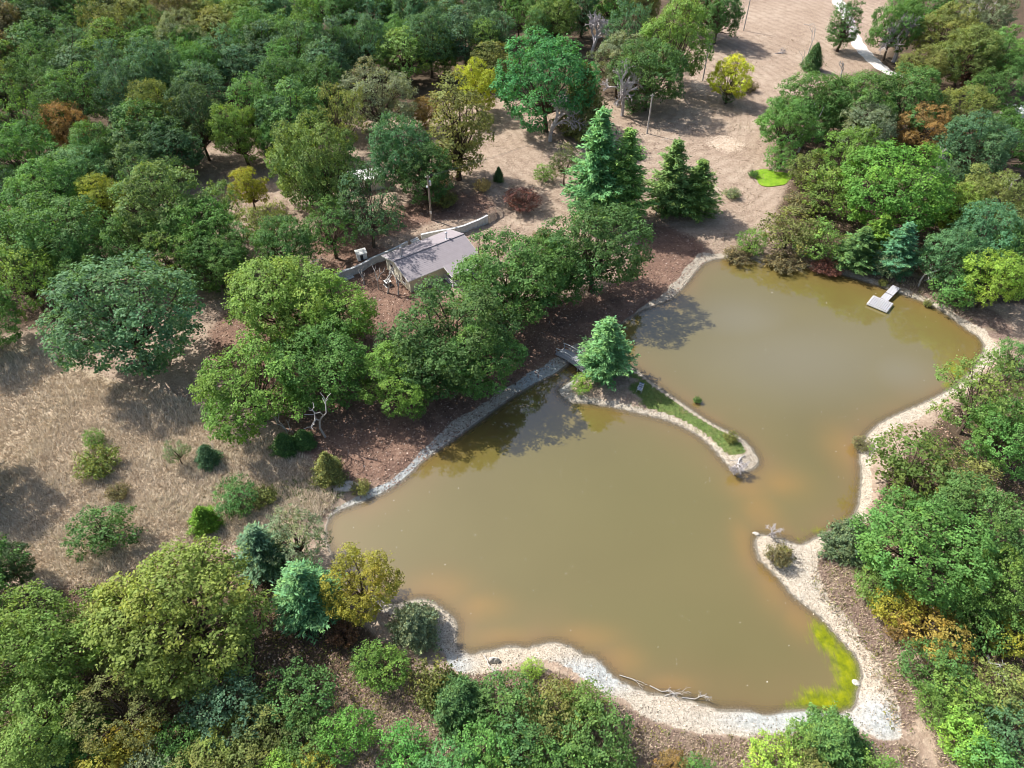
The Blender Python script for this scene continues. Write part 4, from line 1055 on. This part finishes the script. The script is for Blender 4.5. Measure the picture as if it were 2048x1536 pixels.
 ('pine', 500, 1055, 105, 1.35, (.085, .170, .095), 'blue green pine behind the broad olive oak', 'pines by the pond'),
 ('pine', 592, 1138, 135, 1.30, 'mint', 'pale mint green pine left of the yellow tree', 'pines by the pond'),
 ('oak', 715, 1090, 150, 1.15, 'gold', 'golden yellow tree at the pond corner', G_NEAR),
 ('weed', 686, 1232, 60, .8, 'rust', 'rust brown bush at the foot of the golden yellow tree', G_BUSH),
 ('oak', 60, 1330, 220, .8, 'moss', 'shaded green tree in the lower left corner', G_NEAR),
 ('open', 230, 1330, 190, .8, 'olive', 'shaded thin tree below the broad olive oak', G_NEAR),
 ('shrub', 450, 1345, 125, .8, 'blue', 'dark blue green shrub below the broad olive oak', G_BUSH),
 ('shrub', 600, 1330, 110, .85, 'deep', 'green shrub below the pale mint green pine', G_BUSH),
 ('shrub', 540, 1385, 100, .75, 'olive', 'olive shrub between the two dark shrubs below the pine', G_BUSH),
 ('shrub', 180, 1432, 90, .8, 'green', 'green shrub left of the brown yellow shrub', G_BUSH),
 ('shrub', 255, 1428, 95, .75, (.20, .165, .03), 'brown yellow shrub near the bottom left', G_BUSH),
 ('shrub', 355, 1442, 85, .75, 'green', 'green shrub right of the brown yellow shrub', G_BUSH),
 ('shrub', 440, 1430, 90, .75, (.13, .165, .04), 'light green shrub in the bottom row', G_BUSH),
 ('shrub', 300, 1480, 90, .75, 'grey', 'grey green shrub at the bottom edge', G_BUSH),
 ('shrub', 190, 1490, 110, .75, 'gold', 'yellow olive shrub at the bottom edge', G_BUSH),
 ('shrub', 90, 1470, 110, .75, 'blue', 'blue green shrub at the bottom left edge', G_BUSH),
 ('shrub', 510, 1470, 95, .75, 'olive', 'yellow olive shrub left of the lime shrub', G_BUSH),
 ('shrub', 400, 1490, 100, .75, 'olive', 'olive shrub touching the grey green shrub at the bottom', G_BUSH),
 ('shrub', 560, 1505, 75, .8, 'lime', 'lime yellow shrub at the bottom edge', G_BUSH),
 ('shrub', 610, 1435, 85, .8, 'green', 'green shrub with yellow neighbour in the bottom row', G_BUSH),
 ('shrub', 630, 1490, 65, .8, 'gold', 'small golden shrub right of the lime yellow shrub', G_BUSH),
 ('shrub', 697, 1413, 90, 1.0, (.085, .19, .04), 'fresh green round shrub alone on the brown clearing', G_BUSH),
 ('shrub', 810, 1453, 90, .8, (.075, .18, .045), 'fresh green round shrub right of the brown clearing', G_BUSH),
 ('juniper', 825, 1222, 95, .95, 'grey', 'grey green cedar on the near shore mud', G_NEAR),
 ('shrub', 765, 1282, 85, 1.0, 'moss', 'leafy green shrub left of the grey green cedar', G_BUSH),
 ('weed', 860, 1310, 95, .75, 'olive', 'feathery olive brush below the grey green cedar', G_BUSH),
 ('weed', 730, 1290, 60, .7, 'deep', 'dark brush under the golden yellow tree', G_BUSH),
 # near shore, centre thicket
 ('juniper', 915, 1383, 120, .8, 'deep', 'dark feathery cedar at the left end of the centre thicket', G_NEAR),
 ('shrub', 1012, 1352, 110, .85, 'green', 'green shrub at the top of the centre thicket', G_BUSH),
 ('shrub', 1100, 1362, 105, .8, 'olive', 'olive shrub with orange tips at the top of the centre thicket', G_BUSH),
 ('shrub', 1165, 1370, 90, .85, 'moss', 'yellow green shrub right of the olive shrub in the thicket', G_BUSH),
 ('shrub', 1195, 1420, 125, .85, 'green', 'broad green shrub at the right end of the centre thicket', G_BUSH),
 ('shrub', 1065, 1420, 115, .8, 'deep', 'dark green shrub in the middle of the centre thicket', G_BUSH),
 ('shrub', 970, 1440, 110, .8, 'green', 'green shrub below the dark feathery cedar', G_BUSH),
 ('shrub', 1060, 1422, 40, .9, 'orange', 'small orange shrub in the middle of the centre thicket', G_BUSH),
 ('shrub', 1130, 1480, 115, .8, 'green', 'green shrub at the bottom edge of the centre thicket', G_BUSH),
 ('shrub', 1020, 1495, 110, .8, 'moss', 'yellowish shrub at the bottom edge of the centre thicket', G_BUSH),
 ('shrub', 900, 1490, 120, .75, (.075, .18, .06), 'mint green shrub at the bottom edge of the centre thicket', G_BUSH),
 ('shrub', 1225, 1500, 80, .8, 'green', 'green shrub at the right bottom of the centre thicket', G_BUSH),
 ('shrub', 1064, 1316, 36, .95, 'lime', 'tiny lime bush on the mud edge above the thicket', G_BUSH),
 ('shrub', 1128, 1358, 34, .8, 'orange', 'small orange bush at the upper edge of the thicket', G_BUSH),
 ('shrub', 1345, 1500, 52, .9, 'orange', 'bright orange shrub at the bottom edge', G_BUSH),
 ('shrub', 1395, 1512, 60, .8, 'green', 'green shrub right of the bright orange shrub', G_BUSH),
 ('shrub', 1545, 1478, 95, .75, 'lime', 'yellow green shrub at the bottom below the pale shore', G_BUSH),
 ('shrub', 1610, 1448, 70, .85, 'moss', 'small yellow green shrub against the pale shore', G_BUSH),
 ('juniper', 1688, 1462, 125, .75, 'green', 'broad green cedar at the bottom right shore', G_NEAR),
 ('shrub', 1620, 1500, 90, .75, 'olive', 'olive shrub left of the broad green cedar', G_BUSH),
 ('shrub', 1760, 1515, 90, .7, 'moss', 'green shrub right of the broad green cedar', G_BUSH),
 # right bank
 ('juniper', 1722, 1052, 100, .85, (.060, .100, .048), 'grey green bushy cedar at the spit root', G_RB),
 ('shrub', 1760, 1120, 95, .8, 'moss', 'green shrub below the grey green bushy cedar', G_RB),
 ('oak', 1850, 985, 230, .85, 'green', 'broad green tree on the right bank', G_RIGHT),
 ('oak', 1960, 955, 190, .9, 'green', 'green tree right of the broad green bank tree', G_RIGHT),
 ('oak', 1985, 1080, 170, .85, 'moss', 'yellow green tree at the right edge below the green bank trees', G_RIGHT),
 ('shrub', 1845, 850, 165, .85, (.060, .090, .024), 'big dark olive shrub on the bend of the right bank', G_RB),
 ('shrub', 1930, 905, 120, .85, 'olive', 'olive shrub right of the big dark olive shrub', G_RB),
 ('open', 1965, 705, 190, .95, 'moss', 'pale leaved tree at the right corner of the pond', G_RIGHT),
 ('oak', 2020, 800, 150, 1.0, 'green', 'green tree below the pale leaved corner tree', G_RIGHT),
 ('shrub', 2030, 680, 80, .8, 'green', 'green shrub at the right edge above the corner tree', G_RB),
 ('shrub', 1790, 1165, 90, .8, 'gold', 'golden green shrub at the edge of the brown bank', G_RB),
 ('shrub', 1870, 1200, 120, .7, (.185, .155, .034), 'orange yellow shrub on the right bank', G_RB),
 ('shrub', 1800, 1225, 60, .8, (.17, .12, .045), 'brown orange bush beside the orange yellow shrub', G_RB),
 ('shrub', 1950, 1180, 120, .8, 'green', 'green shrub above the leaning dead trunk', G_RB),
 ('shrub', 2030, 1220, 100, .8, 'gold', 'golden shrub right of the leaning dead trunk', G_RB),
 ('shrub', 1865, 1275, 115, .85, 'green', 'fresh green shrub below the orange yellow shrub', G_RB),
 ('shrub', 1930, 1340, 115, .8, 'moss', 'yellow green shrub left of the lower right corner', G_RB),
 ('shrub', 2010, 1330, 110, .85, 'olive', 'olive shrub below the leaning dead trunk', G_RB),
 ('shrub', 1880, 1370, 85, .8, 'moss', 'small green shrub by the brown bank path', G_RB),
 ('shrub', 1945, 1430, 105, .85, 'lime', 'lime green shrub near the lower right corner', G_RB),
 ('shrub', 2030, 1400, 120, .85, 'blue', 'blue green shrub at the right edge near the corner', G_RB),
 ('shrub', 1990, 1480, 120, .8, (.085, .185, .05), 'fresh green shrub in the lower right corner', G_RB),
 ('shrub', 1725, 870, 36, .7, 'brown', 'tiny brown bush on the inner bend of the right shore', G_RB),
 # north bank and right wood
 ('weed', 1480, 488, 70, .35, 'brown', 'brown brush at the pond corner beneath the pines', G_RB),
 ('weed', 1570, 492, 90, .3, (.11, .095, .05), 'dull brown brush along the north shore', G_RB),
 ('weed', 1655, 508, 70, .38, 'red', 'dark red brush on the north shore', G_RB),
 ('shrub', 1502, 455, 58, .9, 'moss', 'round green bush at the north pond corner', G_RB),
 ('shrub', 1580, 415, 105, .8, 'olive', 'olive green bush behind the dull brown shore brush', G_RB),
 ('shrub', 1640, 440, 90, .85, 'moss', 'yellow green bush above the dark red brush', G_RB),
 ('pine', 1735, 455, 82, 1.15, (.070, .135, .045), 'green pine on the north shore', 'pines by the pond'),
 ('pine', 1822, 448, 82, 1.45, (.060, .150, .080), 'blue green pine left of the dock', 'pines by the pond'),
 ('pine', 1775, 430, 80, 1.3, (.085, .165, .030), 'yellow green pine behind the two shore pines', 'pines by the pond'),
 ('shrub', 1782, 492, 62, 1.0, 'grey', 'grey brown shrub between the shore pines', G_RB),
 ('snag', 1866, 515, 50, 1.4, 'grey', 'pale dead tree behind the dock', G_BARE),
 ('shrub', 1910, 535, 85, .9, 'green', 'green shrub right of the pale dead tree', G_RB),
 ('oak', 1993, 488, 120, 1.15, 'lime', 'bright yellow green tree at the right edge above the pond', G_RIGHT),
 ('oak', 1900, 455, 110, 1.1, 'blue', 'blue green tree behind the pale dead tree', G_RIGHT),
 ('weed', 1857, 596, 20, .9, 'olive', 'small weed clump on the shore right of the dock', G_RB),
 ('weed', 1767, 556, 22, .7, 'olive', 'small weed clump on the shore left of the dock', G_RB),
 ('oak', 1795, 285, 205, .85, (.080, .165, .034), 'big bright green tree above the north shore', G_RIGHT),
 ('oak', 1700, 250, 120, 1.1, 'moss', 'yellowish green tree left of the big bright green tree', G_RIGHT),
 ('shrub', 1660, 335, 110, .9, 'moss', 'yellow green shrub beside the duckweed pool', G_RB),
 ('shrub', 1622, 300, 80, .9, 'olive', 'olive shrub below the white dead tree', G_RB),
 ('shrub', 1560, 288, 62, .8, 'green', 'green reed bush behind the duckweed pool', G_RB),
 ('weed', 1507, 338, 24, .6, 'deep', 'dark reeds at the left rim of the duckweed pool', G_RB),
 ('weed', 1608, 380, 80, .4, 'brown', 'brown brush below the duckweed pool', G_RB),
 ('snag', 1622, 218, 75, 1.2, 'grey', 'white dead tree with spreading limbs in front of the right wood', G_BARE),
 ('oak', 1578, 190, 115, 1.0, 'green', 'green tree at the left tip of the right wood', G_RIGHT),
 ('oak', 1625, 145, 130, .95, 'green', 'green tree above the white dead tree', G_RIGHT),
 ('oak', 1715, 140, 140, .95, (.080, .150, .045), 'dusty green tree right of the white dead tree', G_RIGHT),
 ('oak', 1820, 138, 140, .95, 'green', 'green tree above the orange brown tree of the right wood', G_RIGHT),
 ('oak', 1735, 205, 110, .95, 'grey', 'grey green tree below the dusty green tree', G_RIGHT),
 ('oak', 1850, 210, 105, 1.0, 'orange', 'orange brown tree in the right wood', G_RIGHT),
 ('oak', 1950, 228, 130, 1.05, 'blue', 'blue green oak right of the orange brown tree', G_RIGHT),
 ('oak', 1925, 170, 120, .9, 'olive', 'olive tree above the blue green oak', G_RIGHT),
 ('oak', 2030, 210, 120, 1.1, 'green', 'green tree at the right edge beside the blue green oak', G_RIGHT),
 ('tall', 1922, 368, 75, 1.5, 'lime', 'lime green slim tree in the right wood', G_RIGHT),
 ('sapling', 1888, 300, 34, 2.2, 'grey', 'pair of thin white dead stems in the right wood', G_BARE),
 ('oak', 1980, 330, 130, 1.0, 'olive', 'olive tree above the lime green slim tree', G_RIGHT),
 ('oak', 1975, 405, 140, 1.0, (.070, .150, .075), 'blue green tree right of the lime green slim tree', G_RIGHT),
 ('snag', 2008, 345, 60, 1.5, 'grey', 'curled grey dead tree at the right edge', G_BARE),
 ('oak', 2045, 440, 120, 1.1, 'green', 'green tree cut by the right edge behind the bright yellow tree', G_RIGHT),
 ('oak', 1880, 330, 95, 1.0, 'dark', 'dark shaded tree behind the big bright green tree', G_RIGHT),
 ('shrub', 1945, 108, 60, 1.1, 'rust', 'rust orange bush in the upper right wood', G_RIGHT),
 ('bare', 1826, 18, 72, 1.4, 'grey', 'white bare tree at the upper right wood', G_BARE),
 ('bare', 1976, -20, 60, 1.5, 'grey', 'grey bare tree at the top right edge', G_BARE),
 ('oak', 1790, 0, 95, 1.2, 'green', 'green tree at the left front of the upper right wood', G_RIGHT),
 ('oak', 1895, 10, 120, .95, (.13, .155, .045), 'yellow olive tree beside the white bare tree', G_RIGHT),
 ('oak', 1935, 55, 120, .95, 'olive', 'olive tree above the rust orange bush', G_RIGHT),
 ('oak', 2010, 60, 110, 1.0, 'green', 'green tree in the top right corner', G_RIGHT),
 ('oak', 1995, 130, 110, 1.0, 'deep', 'dark green tree below the top right corner', G_RIGHT),
 ('oak', 1845, 90, 90, 1.0, 'olive', 'olive tree below the white bare tree', G_RIGHT),
 ('oak', 1960, -20, 110, 1.0, 'grey', 'grey green tree at the top edge of the right wood', G_RIGHT),
 ('oak', 1850, -30, 100, 1.0, 'green', 'green tree behind the white bare tree', G_RIGHT),
 # right front of the far wood
 ('oak', 1352, 8, 150, 1.1, 'moss', 'big yellow green tree at the right front of the far wood', G_FAR),
 ('oak', 1300, 80, 135, 1.0, 'deep', 'dark green tree behind the large grey bare tree', G_FAR),
 ('oak', 1238, 68, 115, 1.05, 'grey', 'grey green tree left of the large grey bare tree', G_FAR),
 ('shrub', 1268, 195, 40, .8, 'deep', 'dark bush under the large grey bare tree', G_FAR),
 ('oak', 1440, -20, 90, 1.1, 'deep', 'dark tree beyond the big yellow green tree', G_FAR),
 ('oak', 1400, -35, 90, 1.1, (.10, .085, .05), 'brownish tree behind the big yellow green tree', G_FAR),
]
for t in T: plant(*(t[:3] + (t[3] * (1.15 if t[7] == G_BUSH else 1.0),) + t[4:]))

# the fallow rows of the far and left wood: every tree by itself
ORD = ['first', 'second', 'third', 'fourth', 'fifth', 'sixth', 'seventh', 'eighth', 'ninth', 'tenth', 'eleventh', 'twelfth', 'thirteenth', 'fourteenth', 'fifteenth', 'sixteenth',
       'seventeenth', 'eighteenth', 'nineteenth', 'twentieth', 'twenty-first', 'twenty-second', 'twenty-third', 'twenty-fourth', 'twenty-fifth']
CN = {'green': 'green', 'blue': 'blue green', 'olive': 'olive green', 'deep': 'deep green', 'grey': 'grey green', 'moss': 'yellow green', 'dark': 'dark green', 'brown': 'brown tinged'}
fr = random.Random(21)
manual = [(q[1], q[2], q[3]) for q in PLACED]
row_y = [-48, -26, -4, 22, 52, 86, 122, 160, 198]
row_end = [1480, 1440, 1400, 1330, 1260, 1060, 1010, 700, 640]
for ri, (ry, xe) in enumerate(zip(row_y, row_end)):
    wpx = 78 + (ry + 50) * .14; x = -90 + fr.uniform(0, 40); k = 0
    while x < xe:
        yy = ry + fr.uniform(-9, 9); ww = wpx * fr.uniform(.85, 1.25)
        hit = any(abs(x - mx) < (mw + ww) * .33 and abs(yy - my) < 34 for mx, my, mw in manual)
        if not hit:
            zone = x / 1400
            if x < 110 and ry < 60: cset = ['dark', 'dark', 'deep', 'brown']
            elif x < 420 and ry < 40: cset = ['olive', 'brown', 'deep', 'grey', 'blue']
            else: cset = ['green', 'blue', 'green', 'blue', 'deep', 'green', 'olive', 'moss', 'blue']
            c = fr.choice(cset)
            kd = fr.choice(['wood', 'wood', 'oak', 'oak', 'open', 'tall']); tl = kd == 'tall'
            plant(kd, x, yy - 8 * tl, ww * (.62 if tl else 1), fr.uniform(1.8, 2.2) if tl else fr.uniform(1.0, 1.35), c,
                  ('%s tree, %s row of the far wood from the top, %s from the left' % (CN[c], ORD[ri], ORD[min(k, 24)])) if x >= 20 else
                  ('%s tree %s the left edge in the far wood, %s row from top' % (CN[c], 'just beyond' if x < -40 else 'cut by', ORD[ri])), G_FAR)
            k += x >= 20
        x += wpx * fr.uniform(.72, .92)

# trees that fill the left wood and its shade, one by one
LW = [(95, 318, 'green'), (-20, 320, 'blue'), (300, 300, 'deep'), (-60, 400, 'green'), (270, 420, 'green'), (200, 450, 'deep'), (90, 470, 'green'), (160, 500, 'deep'), (340, 445, 'moss'),
      (395, 395, 'green'), (460, 430, 'deep'), (330, 235, 'blue'), (190, 245, 'green'), (-40, 480, 'deep'), (570, 430, 'deep'), (660, 395, 'green'), (610, 300, 'moss'), (680, 290, 'deep'), (850, 290, 'deep')]
LWL = ['green tree tucked between the orange brown tree and large green oak', 'blue green tree at the left edge below the fresh green tree', 'deep green tree behind the large dusty green oak',
       'green tree cut by the left edge beside the large green oak', 'green tree at the left foot of the large dusty green oak', 'deep green shaded tree below the yellow green crowned tree',
       'green tree below the large green oak of the left wood', 'deep green tree above the huge blue green oak', 'yellow green tree at the foot of the large dusty green oak',
       'green tree right of the large dusty green oak', 'deep green tree above the light green oak with pale limbs', 'blue green tree left of the tall dark oak', 'green tree right above the orange brown tree',
       'deep green tree cut by the left edge near the yellow green open tree', 'deep green tree at the foot of the big light green oak', 'green tree on the right foot of the big light green oak',
       'yellow green lobe tree behind the big light green oak', 'deep green tree between the big light green oak and round dark tree', 'deep green tree at the foot of the tall olive tree']
for (x, y, c), l in zip(LW, LWL): plant('oak' if x % 20 else 'open', x, y, fr.uniform(108, 140), fr.uniform(.9, 1.1), c, l, G_LEFT)
# trees beyond the frame on the left whose shade falls into the field
plant('oak', -150, 800, 230, .9, 'green', 'green oak just beyond the left edge beside the shaded field', G_LEFT)
plant('oak', -110, 1080, 230, .9, 'green', 'green oak just beyond the left edge below the field', G_NEAR)

# ------------------------------------------------------------------ fallen wood, stones and small things
def fallen(px, py, length, az, tilt, label, kind='snag', mat=None, name='driftwood_branch', lift=.1):
    meshes, W, H, bf, names, cone = PROTO[kind][fr.randrange(len(PROTO[kind]))]
    p = ground(px, py); r = empty(name, (p[0], p[1], max(p[2], 0) + lift)); s = length / H
    r.scale = (s * .8, s * .8, s); r.rotation_euler = (math.radians(tilt), 0, math.radians(az)); tag(r, label, 'driftwood', 'fallen wood round the pond')
    for nm, me in zip(names, meshes):
        o = bpy.data.objects.new(nm, me); COL.objects.link(o); o.parent = r
fallen(1480, 918, 3.2, -35, 88, 'pale driftwood branch fanning into the water at the island tip', 'bare')
fallen(1488, 912, 2.6, -62, 88, 'second pale driftwood branch at the island tip, nearer the mud')
fallen(1300, 1374, 2.6, 60, 87, 'pale driftwood branch along the near muddy shore')
fallen(1330, 1392, 2.4, 105, 86, 'tangled pale driftwood on the near shore by the water')
fallen(1365, 1396, 2.6, 80, 86, 'small driftwood branch right of the tangled driftwood')
fallen(968, 1312, 3.0, 20, 55, 'forked pale branch sticking out of the near shore into water', 'sapling')
fallen(1975, 1312, 5.0, -40, 50, 'leaning grey dead trunk among the right bank shrubs', 'snag', name='fallen_tree')
fallen(1240, 1352, 2.6, 70, 86, 'thin driftwood branch at the water edge left of the others', 'sapling')
fallen(1170, 752, 2.2, 120, 70, 'short pale branch in the channel beside the footbridge', 'sapling')
fallen(1322, 280, 1.6, 40, 75, 'dark root stump lying on the lawn by the grey pole', 'snag')
fallen(1550, 108, 3.0, 100, 80, 'grey brush heap on the pale lawn patch', 'bare')
fallen(1608, 50, 3.0, 60, 82, 'dark fallen log on the upper lawn', 'snag')
def boulder(px, py, r, flat, label, seed):
    rng = np.random.default_rng(seed); V = []; F = []; n, m = 10, 6
    for i in range(m + 1):
        t = math.pi * i / m
        for k in range(n):
            a = 2 * math.pi * k / n; q = r * (1 + .22 * math.sin(2 * a + seed) + rng.normal() * .07)
            V.append((q * math.sin(t) * math.cos(a), q * math.sin(t) * math.sin(a) * .7, q * flat * math.cos(t)))
    for i in range(m):
        for k in range(n): F.append((i * n + k, (i + 1) * n + k, (i + 1) * n + (k + 1) % n, i * n + (k + 1) % n))
    o = mesh_obj('boulder', V, F, M_BOULDER); p = ground(px, py); o.location = (p[0], p[1], p[2] + r * flat * .25); tag(o, label, 'rock', 'boulders on the shore')
boulder(692, 974, 1.3, .22, 'flat pale slab on the bank at the corner of the field', 1)
boulder(988, 1322, .5, .9, 'dark standing stump rock on the near mud beach', 2)
boulder(1512, 1068, .35, .5, 'pale small boulder at the tip of the spit', 3)
boulder(1712, 1366, .4, .4, 'white stone at the edge of the yellow algae', 4)

# ------------------------------------------------------------------ ground cover that nobody could count
def look(mask, P):
    i = np.clip(np.searchsorted(XS, P[:, 0]), 0, nx - 1); j = np.clip(np.searchsorted(YS, P[:, 1]), 0, ny - 1)
    return mask.reshape(ny, nx)[j, i]
def scatter(n, mask, x0, x1, y0, y1, seed, thr=.45):
    rng = np.random.default_rng(seed); P = np.stack([rng.uniform(x0, x1, n * 6), rng.uniform(y0, y1, n * 6)], 1)
    keep = look(mask, P) > thr + rng.uniform(-.25, .25, len(P)); P = P[keep]
    dist = np.sqrt(P[:, 0] ** 2 + P[:, 1] ** 2 + CAM_H ** 2)
    P = P[rng.uniform(size=len(P)) < np.clip((75 / dist) ** 1.5, 0, 1)][:n]
    return P, rng
def cover_material(name, stops, rough=.85):
    m, nt, out = new_mat(name); h = attr(nt, 'hue').outputs['Fac']
    c = mix(nt, 1.0, ramp(nt, h, stops), maprange(nt, attr(nt, 'var').outputs['Fac'], 0, 1, .7, 1.35), 'MULTIPLY')
    bsdf(nt, out, c, rough, .1); return m
def blades(name, P, rng, blades_per, h0, h1, width, spread, stops, label):
    n = len(P); Z = height(P)
    B = np.repeat(np.column_stack([P, Z]), blades_per, 0); m = len(B)
    tv = np.repeat(rng.uniform(size=n), blades_per); big = np.repeat(vnoise(P[:, 0], P[:, 1], 3.5, 4), blades_per)
    B[:, :2] += rng.normal(size=(m, 2)) * spread
    h = rng.uniform(h0, h1, m) * (.55 + .9 * big); a = rng.uniform(0, 6.283, m); lean = rng.uniform(.2, 1.0, m) * h
    wd = np.stack([-np.sin(a), np.cos(a), np.zeros(m)], 1) * (width * rng.uniform(.6, 1.4, m))[:, None]
    tip = B + np.stack([np.cos(a) * lean, np.sin(a) * lean, h], 1)
    V = np.stack([B - wd, B + wd, tip], 1).reshape(-1, 3)
    hue = np.clip(tv * .55 + rng.uniform(size=m) * .2 + big * .35 - .05, 0, 1)
    me = fast_mesh(name, V, np.arange(3 * m).reshape(m, 3), cover_material(name + '_stems', stops), {'var': np.repeat(rng.uniform(size=m), 3), 'hue': np.repeat(hue, 3)})
    o = bpy.data.objects.new(name, me); COL.objects.link(o); tag(o, label, None, None, 'stuff')
def cards(name, P, rng, size, stops, label, lift=.03, z=None):
    n = len(P); Z = height(P) if z is None else np.full(n, z); C = np.column_stack([P, Z + lift])
    Nr = unit(rng.normal(size=(n, 3)) * .45 + np.array([0, 0, 1.0])); Q = leaf_quads(rng, C, Nr, size, .6)
    me = fast_mesh(name, Q.reshape(-1, 3), np.arange(4 * n).reshape(n, 4), cover_material(name + '_leaves', stops), {'var': np.repeat(rng.uniform(size=n), 4), 'hue': np.repeat(rng.uniform(size=n), 4)})
    o = bpy.data.objects.new(name, me); COL.objects.link(o); tag(o, label, None, None, 'stuff')
STRAW = [(.0, (.42, .32, .235)), (.3, (.56, .455, .34)), (.6, (.66, .565, .44)), (.85, (.74, .66, .53)), (1.0, (.40, .38, .20))]
TAN = [(.0, (.27, .20, .145)), (.35, (.38, .295, .215)), (.7, (.48, .385, .29)), (1.0, (.32, .30, .16))]
P, r_ = scatter(9000, np.maximum(bank * (land_d > 1.2), forest * .9), -50, 66, 14, 120, 9, .5)
zz = height(P); Cc = np.column_stack([P, zz + .12]); dd = unit(r_.normal(size=Cc.shape) * .5 + np.array([0, 0, 1.0]))
Qw, vw, hw_ = clump_leaves(r_, Cc, dd, .38, 7, .17, .5, .9, .55, .8)
uo = bpy.data.objects.new('undergrowth', leaf_mesh('undergrowth', Qw, vw, hw_, M_LEAF)); COL.objects.link(uo); uo.color = (.105, .115, .035, 1); tag(uo, 'low olive weeds on the banks and the wood floor', None, None, 'stuff')
LITTER = [(.0, (.12, .075, .058)), (.4, (.22, .140, .104)), (.7, (.30, .20, .148)), (.92, (.38, .28, .22)), (1.0, (.48, .39, .33))]
P, r_ = scatter(42000, field, -80, -8, 28, 86, 1); blades('straw_grass', P, r_, 5, .18, .48, .032, .16, STRAW, 'tall dry straw grass covering the left field')
P, r_ = scatter(26000, bank * (land_d > .8), -20, 66, 12, 100, 2); blades('bank_grass', P, r_, 3, .15, .42, .04, .12, TAN, 'dry brown grass along the pond banks')
lawn_m = (1 - np.maximum.reduce([beach, field, litter, forest, bank, green])) * (land_d > 1)
P, r_ = scatter(26000, lawn_m, -60, 90, 60, 190, 3, .5); blades('lawn_stubble', P, r_, 3, .06, .20, .05, .14, TAN, 'short dry stubble of the mown lawn')
P, r_ = scatter(14000, green, -40, 60, 30, 110, 4, .3); blades('green_grass', P, r_, 4, .08, .24, .03, .10, [(.0, (.075, .125, .03)), (.5, (.14, .215, .055)), (.8, (.22, .25, .07)), (1.0, (.32, .28, .13))], 'green grass on the island and the field corner')
P, r_ = scatter(60000, np.maximum(litter, forest), -70, 66, 16, 135, 5, .4); cards('leaf_litter', P, r_, .26, LITTER, 'fallen brown leaves under the trees')
beach_m = beach * (land_d > .05)
P, r_ = scatter(16000, beach_m, -32, 66, 16, 106, 6, .4); cards('shore_pebbles', P, r_, .15, [(.0, (.10, .08, .06)), (.4, (.22, .18, .14)), (.7, (.45, .40, .33)), (1.0, (.62, .57, .49))], 'pebbles and debris on the pale mud shore', .03)
wet_m = ((land_d < -1.0) & (land_d > -30)).astype(float)
P, r_ = scatter(150, wet_m, -30, 66, 16, 106, 7, .5); cards('floating_leaves', P, r_, .13, [(.0, (.6, .55, .45)), (1.0, (.8, .76, .66))], 'pale floating leaves on the pond', .012, 0)
